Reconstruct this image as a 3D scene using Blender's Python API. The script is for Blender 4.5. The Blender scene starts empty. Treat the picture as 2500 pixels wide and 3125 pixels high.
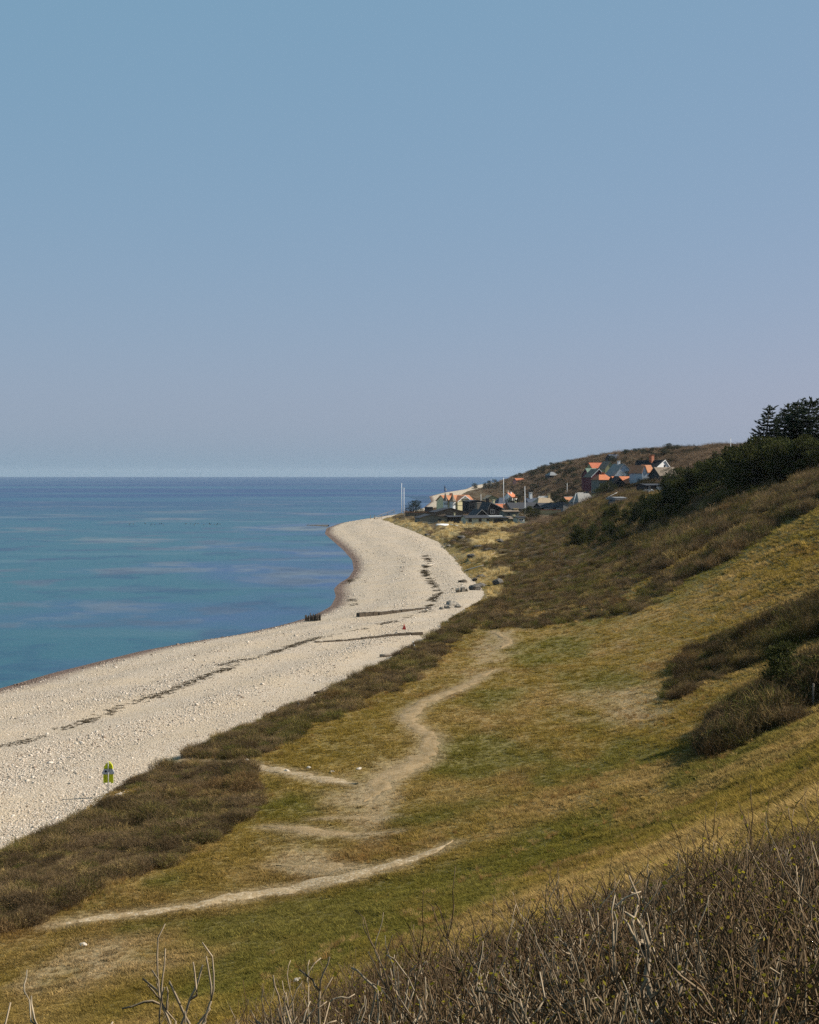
import bpy, bmesh, math, random
import numpy as np
from mathutils import Vector, Matrix, Euler

random.seed(7)
RNG = np.random.default_rng(11)
SC = bpy.context.scene
COL = SC.collection

# ------------------------------------------------------------------ camera, sky, sun, exposure
CAM_Z = 25.0
FPX = 5000.0                      # focal length in pixels of the 2500 x 3125 photograph
EYE_ROW = 1447.0                  # row of eye level
cam_data = bpy.data.cameras.new('camera')
cam = bpy.data.objects.new('camera', cam_data)
COL.objects.link(cam)
cam.location = (0.0, 0.0, CAM_Z)
cam.rotation_euler = (math.radians(90), 0, 0)
cam_data.sensor_fit = 'VERTICAL'
cam_data.sensor_height = 30.0
cam_data.sensor_width = 24.0
cam_data.lens = 30.0 * FPX / 3125.0
cam_data.shift_y = -(1562.5 - EYE_ROW) / 3125.0
cam_data.clip_start = 0.1
cam_data.clip_end = 60000.0
SC.camera = cam

SUN_EL = math.radians(38.5)
SUN_AZ = math.atan2(0.98, 0.18)    # clockwise from +Y
world = bpy.data.worlds.new('World')
SC.world = world
world.use_nodes = True
wn = world.node_tree
wn.nodes.clear()
w_out = wn.nodes.new('ShaderNodeOutputWorld')
w_bg = wn.nodes.new('ShaderNodeBackground')
w_sky = wn.nodes.new('ShaderNodeTexSky')
w_sky.sky_type = 'NISHITA'
w_sky.sun_disc = False
w_sky.sun_elevation = SUN_EL
w_sky.sun_rotation = SUN_AZ
w_sky.altitude = 20.0
w_sky.air_density = 1.0
w_sky.dust_density = 1.15
w_sky.ozone_density = 5.0
w_bg.inputs['Strength'].default_value = 0.066
# haze veil put into the sky colour: per-channel scale plus an even constant
w_mul = wn.nodes.new('ShaderNodeMix'); w_mul.data_type = 'RGBA'; w_mul.blend_type = 'MULTIPLY'
w_mul.inputs[0].default_value = 1.0; w_mul.inputs[7].default_value = (0.56, 0.19, 0.215, 1)
w_add = wn.nodes.new('ShaderNodeMix'); w_add.data_type = 'RGBA'; w_add.blend_type = 'ADD'
w_add.inputs[0].default_value = 1.0; w_add.inputs[7].default_value = (1.06, 2.76, 3.68, 1)
wn.links.new(w_sky.outputs['Color'], w_mul.inputs[6])
wn.links.new(w_mul.outputs[2], w_add.inputs[6])
wn.links.new(w_add.outputs[2], w_bg.inputs['Color'])
wn.links.new(w_bg.outputs['Background'], w_out.inputs['Surface'])

sun_data = bpy.data.lights.new('sun', 'SUN')
sun_data.energy = 5.0
sun_data.angle = math.radians(0.53)
sun_data.color = (1.0, 0.93, 0.82)
sun = bpy.data.objects.new('sun', sun_data)
COL.objects.link(sun)
to_sun = Vector((math.sin(SUN_AZ) * math.cos(SUN_EL), math.cos(SUN_AZ) * math.cos(SUN_EL), math.sin(SUN_EL)))
sun.rotation_euler = to_sun.to_track_quat('Z', 'Y').to_euler()
sun.location = (60, -40, 120)

SC.view_settings.view_transform = 'Standard'
SC.view_settings.look = 'None'
SC.view_settings.exposure = 0.72
SC.view_settings.gamma = 1.0
SC.view_settings.use_curve_mapping = False
SC.render.engine = 'CYCLES'
SC.cycles.use_denoising = False
SC.cycles.sample_clamp_indirect = 3.0
SC.cycles.max_bounces = 4
SC.cycles.diffuse_bounces = 2
SC.cycles.glossy_bounces = 2
SC.cycles.transmission_bounces = 3
SC.cycles.transparent_max_bounces = 6
SC.cycles.volume_bounces = 0
SC.cycles.caustics_reflective = False
SC.cycles.caustics_refractive = False

# ------------------------------------------------------------------ noise
_perm = np.random.default_rng(3).permutation(256)
_perm = np.concatenate([_perm, _perm, _perm])
_ga = np.random.default_rng(4).uniform(0, 2 * math.pi, 256)
_gx, _gy = np.cos(_ga), np.sin(_ga)

def noise2(x, y, seed=0):
    x = np.asarray(x, float) + seed * 17.31
    y = np.asarray(y, float) - seed * 9.73
    xi = np.floor(x).astype(np.int64); yi = np.floor(y).astype(np.int64)
    xf = x - xi; yf = y - yi
    xi &= 255; yi &= 255
    u = xf * xf * xf * (xf * (xf * 6 - 15) + 10)
    v = yf * yf * yf * (yf * (yf * 6 - 15) + 10)
    def g(ix, iy, dx, dy):
        h = _perm[_perm[ix & 255] + (iy & 255)]
        return _gx[h] * dx + _gy[h] * dy
    a = g(xi, yi, xf, yf); b = g(xi + 1, yi, xf - 1, yf)
    c = g(xi, yi + 1, xf, yf - 1); d = g(xi + 1, yi + 1, xf - 1, yf - 1)
    return ((a + (b - a) * u) + ((c + (d - c) * u) - (a + (b - a) * u)) * v) * 1.4

def fbm(x, y, oct=4, seed=0):
    s = 0; a = 1.0; f = 1.0; n = 0
    for k in range(oct):
        s = s + a * noise2(x * f, y * f, seed + k); n += a; a *= 0.5; f *= 2.03
    return s / n

def sstep(a, b, x):
    t = np.clip((np.asarray(x, float) - a) / (b - a), 0, 1)
    return t * t * (3 - 2 * t)

# ------------------------------------------------------------------ survey: picture picks <-> world
DS = 2500.0 / 1725.0              # the picks below were read at 1725 x 2156

def ground_pick(dx, dy, z):
    x, y = dx * DS, dy * DS
    Y = (CAM_Z - z) * FPX / (y - EYE_ROW)
    return (x - 1250.0) * Y / FPX, Y

def project(X, Y, Z):
    Y = np.maximum(Y, 0.5)
    return (1250.0 + FPX * X / Y) / DS, (EYE_ROW + FPX * (CAM_Z - Z) / Y) / DS

def curve(picks, z, extra):
    p = [ground_pick(a, b, z) for a, b in picks]
    pts = sorted([(Y, X) for X, Y in p] + extra)
    return np.array([a for a, b in pts]), np.array([b for a, b in pts])

_shore = curve([(0, 1450), (100, 1420), (200, 1395), (300, 1370), (400, 1352), (500, 1337), (600, 1315), (660, 1297),
                (697, 1277), (708, 1256), (703, 1240), (715, 1228), (735, 1216), (745, 1200), (742, 1180), (725, 1160),
                (702, 1140), (684, 1124), (688, 1112), (720, 1101), (780, 1092)], 0.0,
               [(-60, -150), (0, -125), (60, -98), (120, -74), (1000, -7), (1200, 10), (1500, 20), (1840, 22), (2200, 45), (2700, 92), (3600, 142), (5000, 260)])
_back = curve([(0, 1795), (100, 1755), (215, 1672), (360, 1605), (500, 1535), (600, 1490), (690, 1458), (800, 1398), (900, 1343),
               (960, 1292), (1015, 1262), (1020, 1245), (985, 1215), (955, 1180), (925, 1142), (880, 1122), (830, 1103), (800, 1094)], 2.4,
              [(-60, -110), (0, -78), (50, -47), (1000, 6), (1200, 26), (1500, 46), (1840, 58), (2200, 78), (2700, 118), (3600, 165), (5000, 290)])
_foot = (np.array([-60, 0, 25, 45, 66, 80, 110, 145, 210, 300, 440, 520, 600, 680, 760, 850, 1000, 1200, 1500, 2000, 2700, 3600, 5000.]),
         np.array([-68, -38, -24, -13, -2, 5, 15, 23, 29, 32, 39, 40, 46, 60, 77, 88, 94, 92, 88, 104, 140, 190, 330.]))

_ys = np.concatenate([np.linspace(-60, 60, 241)[:-1], np.geomspace(60, 5000, 900)])
def _smooth(c, w):
    v = np.interp(_ys, c[0], c[1])
    k = np.hanning(w + 2)[1:-1]; k /= k.sum()
    return np.convolve(np.pad(v, (w // 2, w // 2), mode='edge'), k, mode='valid')
_vs, _vb, _vf = _smooth(_shore, 9), _smooth(_back, 13), _smooth(_foot, 31)
_vb = np.maximum(_vb, _vs + 6)
def x_shore(Y): return np.interp(Y, _ys, _vs)
def x_back(Y):
    return np.interp(Y, _ys, _vb) + 0.7 * fbm(np.asarray(Y) * 0.25, np.asarray(Y) * 0.0, 3, 40) * sstep(50, 120, Y)
def x_foot(Y): return np.interp(Y, _ys, _vf)
_cy = np.array([-60, 200, 300, 400, 480, 600, 690, 760, 850, 1000, 1300, 1600, 2000, 3000, 3600, 5000.])
_cz = np.array([44, 40, 27.5, 25.0, 18.0, 17.0, 22, 31, 38, 40.5, 42, 36, 26, 10, 7, 7.])

def beach_z(X, Y):
    a, b = x_shore(Y), x_back(Y)
    t = (X - a) / (b - a)
    tt = np.clip(t, 0, 1)
    z = 2.4 * (1 - (1 - tt) ** 1.7)
    z = z + np.where(t < 0, np.maximum((X - a) * 0.10, -3.0), 0)
    z = z + np.where(t > 1, np.minimum((X - b) * 0.01, 0.1), 0)
    m = sstep(0.05, 0.3, t)
    z = z + m * (0.12 * fbm(X * 0.12, Y * 0.05, 3, 5) + 0.10 * np.sin((X - a) * 0.55 + 2 * noise2(X * 0.02, Y * 0.02, 8)))
    return z

def land_z(X, Y):
    X = np.asarray(X, float); Y = np.asarray(Y, float)
    b, f = x_back(Y), x_foot(Y)
    zf = 4.2 + 0.0 * Y
    t = np.clip((X - b) / np.maximum(f - b, 4.0), 0, 1)
    dune = sstep(330, 380, Y) * (1 - sstep(880, 960, Y))
    z = 2.4 + (zf - 2.4) * (t * 0.6 + 0.4 * sstep(0, 0.5, t)) + sstep(0, 1.2, X - b) * 0.15 + sstep(0, 5.0, X - b) * (1 - sstep(9, 26, X - b)) * 0.9 * dune
    w = X - f
    k = 11.0
    sl = 0.50 + 0.10 * sstep(800, 1000, Y)
    rise = sl * (np.sqrt(w * w + k * k) + w) * 0.5 - 0.50 * k * 0.18
    rise = np.maximum(rise, 0) + 0.0
    cz = np.interp(Y, _cy, _cz) - zf
    cz = np.maximum(cz, 1.0)
    hh = 9.0 * np.clip(cz / 40, .2, 1)
    rise = 0.5 * (rise + cz - np.sqrt((rise - cz) ** 2 + hh * hh)) + 0.5 * (np.sqrt(cz * cz + hh * hh) - cz)
    amp = sstep(0, 10, X - b) * (1 - 0.7 * sstep(640, 680, Y) * (1 - sstep(0, 15, X - f)))
    z = z + rise
    steep = np.clip(rise / 20, 0, 1)
    z = z + amp * (0.55 * fbm(X * 0.045, Y * 0.03, 3, 12) + 0.14 * fbm(X * 0.2, Y * 0.12, 3, 15))
    z = z + steep * sstep(55, 110, Y) * 1.0 * fbm(X * 0.012, Y * 0.055, 2, 25)
    z = z + steep * (1.3 * fbm(X * 0.03, Y * 0.022, 2, 21) + 0.10 * np.sin(z * 3.2 + 3 * noise2(X * .05, Y * .05, 23)))
    hum = dune * sstep(0, 5, X - b) * (1 - sstep(26, 45, X - b))
    z = z + hum * 2.3 * fbm(X * 0.11, Y * 0.05, 3, 31)
    # far scrubby hill: rolling relief
    far = sstep(450, 650, Y) * steep
    z = z + far * 2.2 * fbm(X * 0.035, Y * 0.018, 3, 36)
    z = np.where(X < b, np.minimum(z, beach_z(X, Y)) - 0.45 * (b - X), z)
    # ground flattens under the viewer's feet
    return z

def surf_z(X, Y):
    return np.maximum(np.maximum(land_z(X, Y), beach_z(X, Y)), 0.0)

_march = np.geomspace(8, 5200, 2600)
def hit(dx, dy):
    """world point where the sight line through a pick meets the ground"""
    x, y = dx * DS, dy * DS
    X = (x - 1250.0) / FPX * _march
    Z = CAM_Z - (y - EYE_ROW) / FPX * _march
    g = surf_z(X, _march)
    i = int(np.argmax(Z <= g))
    if not (Z[i] <= g[i]) or i == 0:
        return None
    a, b = Z[i - 1] - g[i - 1], g[i] - Z[i]
    Yh = _march[i - 1] + (_march[i] - _march[i - 1]) * a / max(a + b, 1e-9)
    Xh = (x - 1250.0) / FPX * Yh
    return float(Xh), float(Yh), float(surf_z(Xh, Yh))

def at(fx, fy, Y):
    """world point on the sight line of a full-size pixel at distance Y"""
    return (fx - 1250.0) * Y / FPX, Y, CAM_Z - (fy - EYE_ROW) * Y / FPX

def poly_sd(px, py, poly):
    """signed distance (positive inside) to a polygon"""
    px = np.asarray(px, float); py = np.asarray(py, float)
    d2 = np.full(px.shape, 1e18); ins = np.zeros(px.shape, bool)
    n = len(poly)
    for i in range(n):
        x1, y1 = poly[i]; x2, y2 = poly[(i + 1) % n]
        ex, ey = x2 - x1, y2 - y1
        t = np.clip(((px - x1) * ex + (py - y1) * ey) / (ex * ex + ey * ey + 1e-12), 0, 1)
        d2 = np.minimum(d2, (px - x1 - t * ex) ** 2 + (py - y1 - t * ey) ** 2)
        c = ((y1 > py) != (y2 > py)) & (px < (x2 - x1) * (py - y1) / (y2 - y1 + 1e-12) + x1)
        ins ^= c
    d = np.sqrt(d2)
    return np.where(ins, d, -d)

# ------------------------------------------------------------------ object helpers
def mesh_from(name, verts, faces, mats=(), smooth=False, mi=None):
    me = bpy.data.meshes.new(name)
    verts = np.asarray(verts, np.float32)
    if isinstance(faces, np.ndarray):
        k = faces.shape[1]; nf = len(faces)
        me.vertices.add(len(verts)); me.vertices.foreach_set('co', verts.ravel())
        me.loops.add(nf * k); me.loops.foreach_set('vertex_index', faces.astype(np.int32).ravel())
        me.polygons.add(nf)
        me.polygons.foreach_set('loop_start', np.arange(0, nf * k, k, dtype=np.int32))
        me.polygons.foreach_set('loop_total', np.full(nf, k, dtype=np.int32))
    else:
        me.from_pydata([tuple(v) for v in verts], [], faces)
    if mi is not None: me.polygons.foreach_set('material_index', np.asarray(mi, np.int32))
    for m in mats: me.materials.append(m)
    me.update(calc_edges=True)
    if smooth: me.polygons.foreach_set('use_smooth', np.ones(len(me.polygons), bool))
    me.validate()
    return me

def link(name, data, parent=None, loc=None):
    o = bpy.data.objects.new(name, data)
    COL.objects.link(o)
    if loc is not None: o.location = loc
    if parent is not None: o.parent = parent
    return o

def tag(o, label=None, cat=None, group=None, kind=None):
    if label: o['label'] = label
    if cat: o['category'] = cat
    if group: o['group'] = group
    if kind: o['kind'] = kind
    return o

def set_color_attr(me, name, col):
    a = me.attributes.new(name, 'FLOAT_COLOR', 'POINT')
    c = np.ones((len(col), 4), np.float32); c[:, :3] = col
    a.data.foreach_set('color', c.ravel())

class NT:
    """small helper to write node trees"""
    def __init__(s, name):
        s.m = bpy.data.materials.new(name); s.m.use_nodes = True
        s.t = s.m.node_tree; s.t.nodes.clear()
        s.out = s.t.nodes.new('ShaderNodeOutputMaterial')
    def n(s, typ, ins=None, **kw):
        nd = s.t.nodes.new(typ)
        for k, v in kw.items(): setattr(nd, k, v)
        for k, v in (ins or {}).items():
            if hasattr(v, 'is_output') : s.t.links.new(v, nd.inputs[k])
            else: nd.inputs[k].default_value = v
        return nd
    def mix(s, fac, a, b, mode='MIX'):
        nd = s.t.nodes.new('ShaderNodeMix'); nd.data_type = 'RGBA'; nd.blend_type = mode
        for i, v in ((0, fac), (6, a), (7, b)):
            if hasattr(v, 'is_output'): s.t.links.new(v, nd.inputs[i])
            else: nd.inputs[i].default_value = v if i == 0 else (*v, 1.0)[:4]
        return nd.outputs[2]
    def math(s, op, a, b=0.0, c=None, clamp=False):
        nd = s.t.nodes.new('ShaderNodeMath'); nd.operation = op; nd.use_clamp = clamp
        for i, v in enumerate((a, b) if c is None else (a, b, c)):
            if hasattr(v, 'is_output'): s.t.links.new(v, nd.inputs[i])
            else: nd.inputs[i].default_value = v
        return nd.outputs[0]
    def ramp(s, fac, lo, hi):
        nd = s.n('ShaderNodeMapRange', {'Value': fac, 'From Min': lo, 'From Max': hi}, clamp=True)
        return nd.outputs[0]
    def noise(s, scale, detail=3.0, rough=0.55, vec=None, dim='3D'):
        nd = s.n('ShaderNodeTexNoise', {'Scale': scale, 'Detail': detail, 'Roughness': rough}, noise_dimensions=dim)
        if vec is not None: s.t.links.new(vec, nd.inputs['Vector'])
        return nd
    def pos(s, scale=(1, 1, 1)):
        g = s.n('ShaderNodeNewGeometry')
        mp = s.n('ShaderNodeMapping', {'Vector': g.outputs['Position'], 'Scale': scale})
        return mp.outputs[0]
    def obj(s, scale=(1, 1, 1)):
        g = s.n('ShaderNodeTexCoord')
        mp = s.n('ShaderNodeMapping', {'Vector': g.outputs['Object'], 'Scale': scale})
        return mp.outputs[0]
    def bump(s, h, strength=0.5, dist=0.1):
        return s.n('ShaderNodeBump', {'Height': h, 'Strength': strength, 'Distance': dist}).outputs[0]
    def surf(s, col, rough=0.8, normal=None, spec=0.3, **kw):
        p = s.n('ShaderNodeBsdfPrincipled')
        for k, v in (('Base Color', col), ('Roughness', rough), ('Specular IOR Level', spec), *kw.items()):
            if hasattr(v, 'is_output'): s.t.links.new(v, p.inputs[k])
            else: p.inputs[k].default_value = (*v, 1.0)[:4] if isinstance(v, tuple) else v
        if normal is not None: s.t.links.new(normal, p.inputs['Normal'])
        s.t.links.new(p.outputs[0], s.out.inputs['Surface'])
        return s.m
# ------------------------------------------------------------------ zones of the ground (read off the photograph)
SCRUB = [   # brown thorn scrub
    [(-80, 1830), (0, 1794), (60, 1770), (110, 1752), (190, 1712), (255, 1690), (330, 1655), (420, 1632), (520, 1634), (556, 1655), (550, 1700), (500, 1735), (420, 1785), (330, 1830), (200, 1885), (80, 1930), (0, 1965), (-80, 2000)],
    [(205, 1668), (250, 1640), (300, 1622), (380, 1612), (470, 1612), (560, 1618), (500, 1634), (400, 1640), (330, 1652), (262, 1668), (240, 1668)],
    [(362, 1592), (430, 1560), (500, 1535), (600, 1490), (690, 1459), (800, 1399), (880, 1352), (905, 1336), (950, 1318), (1000, 1322), (960, 1352), (910, 1400), (860, 1440), (780, 1475), (720, 1500), (650, 1535), (590, 1572), (500, 1600), (420, 1602)],
    [(900, 1335), (930, 1312), (990, 1290), (1020, 1262), (1075, 1230), (1010, 1190), (960, 1150), (900, 1120), (830, 1095), (840, 1070), (1100, 1050), (1240, 1040), (1500, 1010), (1725, 930), (1800, 930), (1800, 1030), (1725, 1062), (1600, 1130), (1480, 1205), (1340, 1286), (1270, 1303), (1180, 1318), (1100, 1324), (1000, 1320), (950, 1330)],
    [(1390, 1478), (1420, 1430), (1445, 1390), (1500, 1352), (1560, 1338), (1640, 1312), (1725, 1283), (1820, 1250), (1820, 1310), (1725, 1342), (1640, 1378), (1560, 1408), (1480, 1440), (1440, 1468)],
    [(1482, 1588), (1500, 1545), (1530, 1505), (1575, 1470), (1650, 1430), (1725, 1405), (1820, 1380), (1820, 1440), (1725, 1482), (1640, 1530), (1560, 1572), (1510, 1600)],
]
DUNE = [    # pale dune grass
    [(835, 1100), (880, 1096), (905, 1106), (880, 1126), (850, 1118)],
    [(905, 1120), (945, 1106), (985, 1118), (960, 1136), (925, 1136)],
    [(985, 1138), (1040, 1118), (1090, 1126), (1060, 1142), (1000, 1152)],
    [(965, 1168), (1010, 1160), (1060, 1166), (1030, 1182), (990, 1184)],
    [(985, 1212), (1040, 1195), (1085, 1205), (1050, 1222), (1005, 1228)],
    [(1005, 1252), (1060, 1232), (1070, 1246), (1040, 1262)],
    [(1215, 1045), (1290, 1030), (1310, 1040), (1250, 1056)],
    [(1430, 1102), (1475, 1086), (1560, 1046), (1568, 1052), (1500, 1086), (1440, 1110)],
    [(930, 1100), (1060, 1098), (1100, 1104), (1040, 1112), (950, 1110)],
    [(1270, 1102), (1300, 1088), (1310, 1095), (1285, 1108)],
]
GREEN = [
    [(1060, 1352), (1150, 1338), (1240, 1345), (1230, 1380), (1120, 1395), (1075, 1385)],
    [(1180, 1430), (1290, 1418), (1370, 1432), (1300, 1450), (1200, 1452)],
    [(985, 1455), (1060, 1440), (1100, 1462), (1030, 1480), (970, 1470)],
    [(900, 1570), (1000, 1545), (1150, 1570), (1200, 1620), (1000, 1640), (900, 1640)],
    [(830, 1720), (1000, 1680), (1080, 1690), (980, 1720), (860, 1745)],
    [(560, 1700), (610, 1670), (700, 1690), (680, 1720), (600, 1725)],
    [(240, 1960), (420, 1915), (640, 1890), (820, 1860), (1000, 1800), (1180, 1750), (1320, 1690), (1240, 1790), (1060, 1880), (900, 1960), (700, 2050), (500, 2110), (350, 2100), (520, 2000), (380, 1960)],
    [(700, 2080), (860, 1990), (950, 1950), (900, 2030), (760, 2120)],
    [(1110, 1630), (1250, 1600), (1300, 1570), (1420, 1590), (1260, 1640), (1130, 1660)],
    [(310, 1860), (370, 1830), (420, 1840), (390, 1870)],
    [(1190, 1290), (1330, 1262), (1500, 1170), (1600, 1120), (1725, 1065), (1725, 1095), (1560, 1180), (1400, 1270), (1260, 1305)],
    [(1400, 1640), (1560, 1560), (1725, 1470), (1725, 1500), (1560, 1590), (1420, 1660)],
    [(1180, 1800), (1450, 1690), (1725, 1580), (1725, 1610), (1400, 1740), (1200, 1815)],
]
BARE = [    # worn earth
    [(660, 1660), (760, 1640), (860, 1632), (850, 1690), (800, 1740), (690, 1730)],
    [(100, 2030), (260, 1990), (420, 1990), (300, 2060), (60, 2100), (0, 2080)],
    [(1220, 1475), (1380, 1440), (1400, 1500), (1280, 1520)],
    [(560, 1780), (680, 1770), (690, 1820), (600, 1830)],
    [(1010, 1345), (1075, 1330), (1060, 1400), (990, 1410)],
]
def zone(polys, X, Y, Z, soft=14.0, jag=12.0, seed=0, freq=0.35):
    dx, dy = project(X, Y, Z)
    best = np.full(np.shape(X), -1e9)
    for p in polys: best = np.maximum(best, poly_sd(dx, dy, p))
    j = fbm(X * freq, Y * freq * 0.5, 4, 60 + seed)
    return sstep(-soft, soft, best + jag * 1.6 * j)

STREAK = [[(1400, 1192), (1560, 1105), (1725, 1022), (1725, 1040), (1560, 1125), (1430, 1205)], [(1290, 1258), (1400, 1195), (1500, 1138), (1520, 1150), (1420, 1212), (1320, 1268)], [(1540, 1070), (1640, 1022), (1725, 985), (1725, 1002), (1640, 1042), (1560, 1080)], [(1060, 1290), (1200, 1280), (1300, 1262), (1250, 1290), (1120, 1305)]]
def scrub_mask(X, Y, Z):
    s = zone(SCRUB, X, Y, Z, 6.0, 17.0, 1)
    d = zone(DUNE, X, Y, Z, 6.0, 10.0, 2)
    inland = sstep(0.3, 1.0, X - x_back(Y))
    far = sstep(430, 500, Y + 6 * (X - x_foot(Y))) * sstep(5, 20, X - x_foot(Y)) * (Y > 330)
    far = np.maximum(far, sstep(950, 1050, Y))
    s = s * (1 - 0.8 * zone(STREAK, X, Y, Z, 7.0, 16.0, 5)); far = far * (1 - 0.8 * zone(STREAK, X, Y, Z, 7.0, 16.0, 5) * (Y < 600))
    return np.maximum(s, far) * (1 - d) * inland, d * inland

# ------------------------------------------------------------------ where the trodden paths run
PATH_SPEC = [
    ('lower', 'sandy footpath crossing the lower meadow', [(95, 1952, .35), (180, 1938, .5), (260, 1925, .55), (400, 1907, .6), (520, 1886, .75), (600, 1872, .95), (690, 1852, 1.1), (760, 1838, .9), (830, 1818, .75), (900, 1795, .6), (962, 1768, .25)], 1),
    ('spur', 'short sandy spur joining the lower footpath', [(575, 1822, .5), (640, 1826, 1.0), (710, 1836, 1.2), (770, 1834, .6)], 2),
    ('winding', 'winding sandy footpath through the meadow', [(770, 1690, .6), (800, 1652, .9), (832, 1632, 1.3), (862, 1612, 1.2), (890, 1590, 1.1), (912, 1562, .8), (895, 1545, .8), (868, 1528, .8), (863, 1505, 1.0), (875, 1488, 1.1), (905, 1474, 1.2), (945, 1460, 1.0), (985, 1441, .9), (1010, 1425, .7), (1040, 1411, .4)], 3),
    ('gravel', 'gravel track cutting between the scrub to the beach', [(345, 1602, 1.5), (400, 1605, 1.3), (470, 1607, 1.0), (540, 1613, .9), (620, 1626, .8), (690, 1642, .8), (760, 1655, .4)], 4),
    ('strip', 'bare sandy strip below the worn meadow', [(548, 1742, .3), (590, 1745, .8), (640, 1752, .9), (700, 1756, .6), (780, 1757, .5), (845, 1752, .25)], 5),
    ('thin', 'thin bare strip across the worn meadow', [(655, 1727, .3), (710, 1724, .6), (770, 1722, .6), (815, 1726, .3)], 6),
    ('far', 'faint bare stretch of path near the far scrub', [(1056, 1366, .4), (1068, 1355, .9), (1060, 1343, .6), (1035, 1328, .5)], 7),
]
def resample(p, step):
    p = np.array(p, float)
    d = np.concatenate([[0], np.cumsum(np.hypot(*np.diff(p[:, :2], axis=0).T))])
    n = max(int(d[-1] / step), 4)
    s = np.linspace(0, d[-1], n)
    return np.stack([np.interp(s, d, p[:, k]) for k in range(p.shape[1])], 1)
PATH_LINES = []
for key, lab, picks, seed in PATH_SPEC:
    w = []
    for dx, dy, hw in picks:
        h = hit(dx, dy)
        if h: w.append((h[0], h[1], hw))
    c = resample(w, 0.35)
    k = np.hanning(13)[1:-1]; k /= k.sum()
    for j in (0, 1): c[:, j] = np.convolve(np.pad(c[:, j], (5, 5), mode='edge'), k, mode='valid')
    q = np.arange(len(c)) * 1.0
    c[:, 0] += 0.35 * fbm(q * 0.05, q * 0.0, 3, seed + 17); c[:, 1] += 0.9 * fbm(q * 0.04, q * 0.0, 3, seed + 27)
    PATH_LINES.append((key, lab, c, seed))
PATHS = np.concatenate([c[::3] for _, _, c, _ in PATH_LINES])
def path_clear(X, Y):
    """below 0 inside a path, grows outwards (metres)"""
    X = np.asarray(X); Y = np.asarray(Y)
    best = np.full(X.shape, 9.0)
    idx = np.where((Y > 55) & (Y < 260) & (X > -32) & (X < 24))[0]
    for s in range(0, len(idx), 20000):
        j = idx[s:s + 20000]
        d = np.hypot(X[j, None] - PATHS[None, :, 0], Y[j, None] - PATHS[None, :, 1]) - PATHS[None, :, 2]
        best[j] = d.min(1)
    return best

C_DRY = np.array([0.208, 0.146, 0.034])
C_STRAW = np.array([0.290, 0.198, 0.074])
C_RUST = np.array([0.165, 0.097, 0.032])
C_GREEN = np.array([0.102, 0.102, 0.018])
C_BARE = np.array([0.330, 0.245, 0.140])
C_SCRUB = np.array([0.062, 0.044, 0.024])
C_DUNE = np.array([0.360, 0.270, 0.120])

def ground_color(X, Y, Z):
    n1 = fbm(X * 0.06, Y * 0.035, 4, 71)
    n2 = fbm(X * 0.35, Y * 0.16, 4, 75)
    n3 = fbm(X * 1.3, Y * 0.6, 3, 79)
    c = np.empty(np.shape(X) + (3,))
    a = sstep(-0.35, 0.55, n1 + 0.7 * n2)[..., None]
    c[:] = C_DRY * (1 - a) + C_STRAW * a
    r = (sstep(0.05, 0.6, fbm(X * 0.09, Y * 0.05, 4, 83) + 0.5 * n2) * 0.78)[..., None]
    c = c * (1 - r) + C_RUST * r
    g = zone(GREEN, X, Y, Z, 30.0, 40.0, 3, 0.12)
    g = np.clip(g * (0.55 + 0.9 * sstep(-.5, .4, n2)) + 0.50 * sstep(0.05, 0.55, fbm(X * 0.16, Y * 0.08, 4, 88)), 0, 1)[..., None] * 0.72
    c = c * (1 - g) + C_GREEN * g
    b = (zone(BARE, X, Y, Z, 34.0, 45.0, 4, 0.2) * sstep(-0.55, 0.25, n2) * 0.75)[..., None]
    c = c * (1 - b) + C_BARE * b
    pw = ((1 - sstep(-0.6, 1.3, path_clear(X, Y) + 0.9 * n2)) * 0.8)[..., None]
    c = c * (1 - pw) + C_BARE * 0.9 * pw
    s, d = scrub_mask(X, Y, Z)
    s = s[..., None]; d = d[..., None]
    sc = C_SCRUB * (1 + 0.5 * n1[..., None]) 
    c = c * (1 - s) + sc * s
    c = c * (1 - d) + C_DUNE * d
    return np.clip(c * (1 + 0.22 * n3[..., None] + 0.12 * n2[..., None]), 0.004, 0.8), s[..., 0], d[..., 0]

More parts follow.
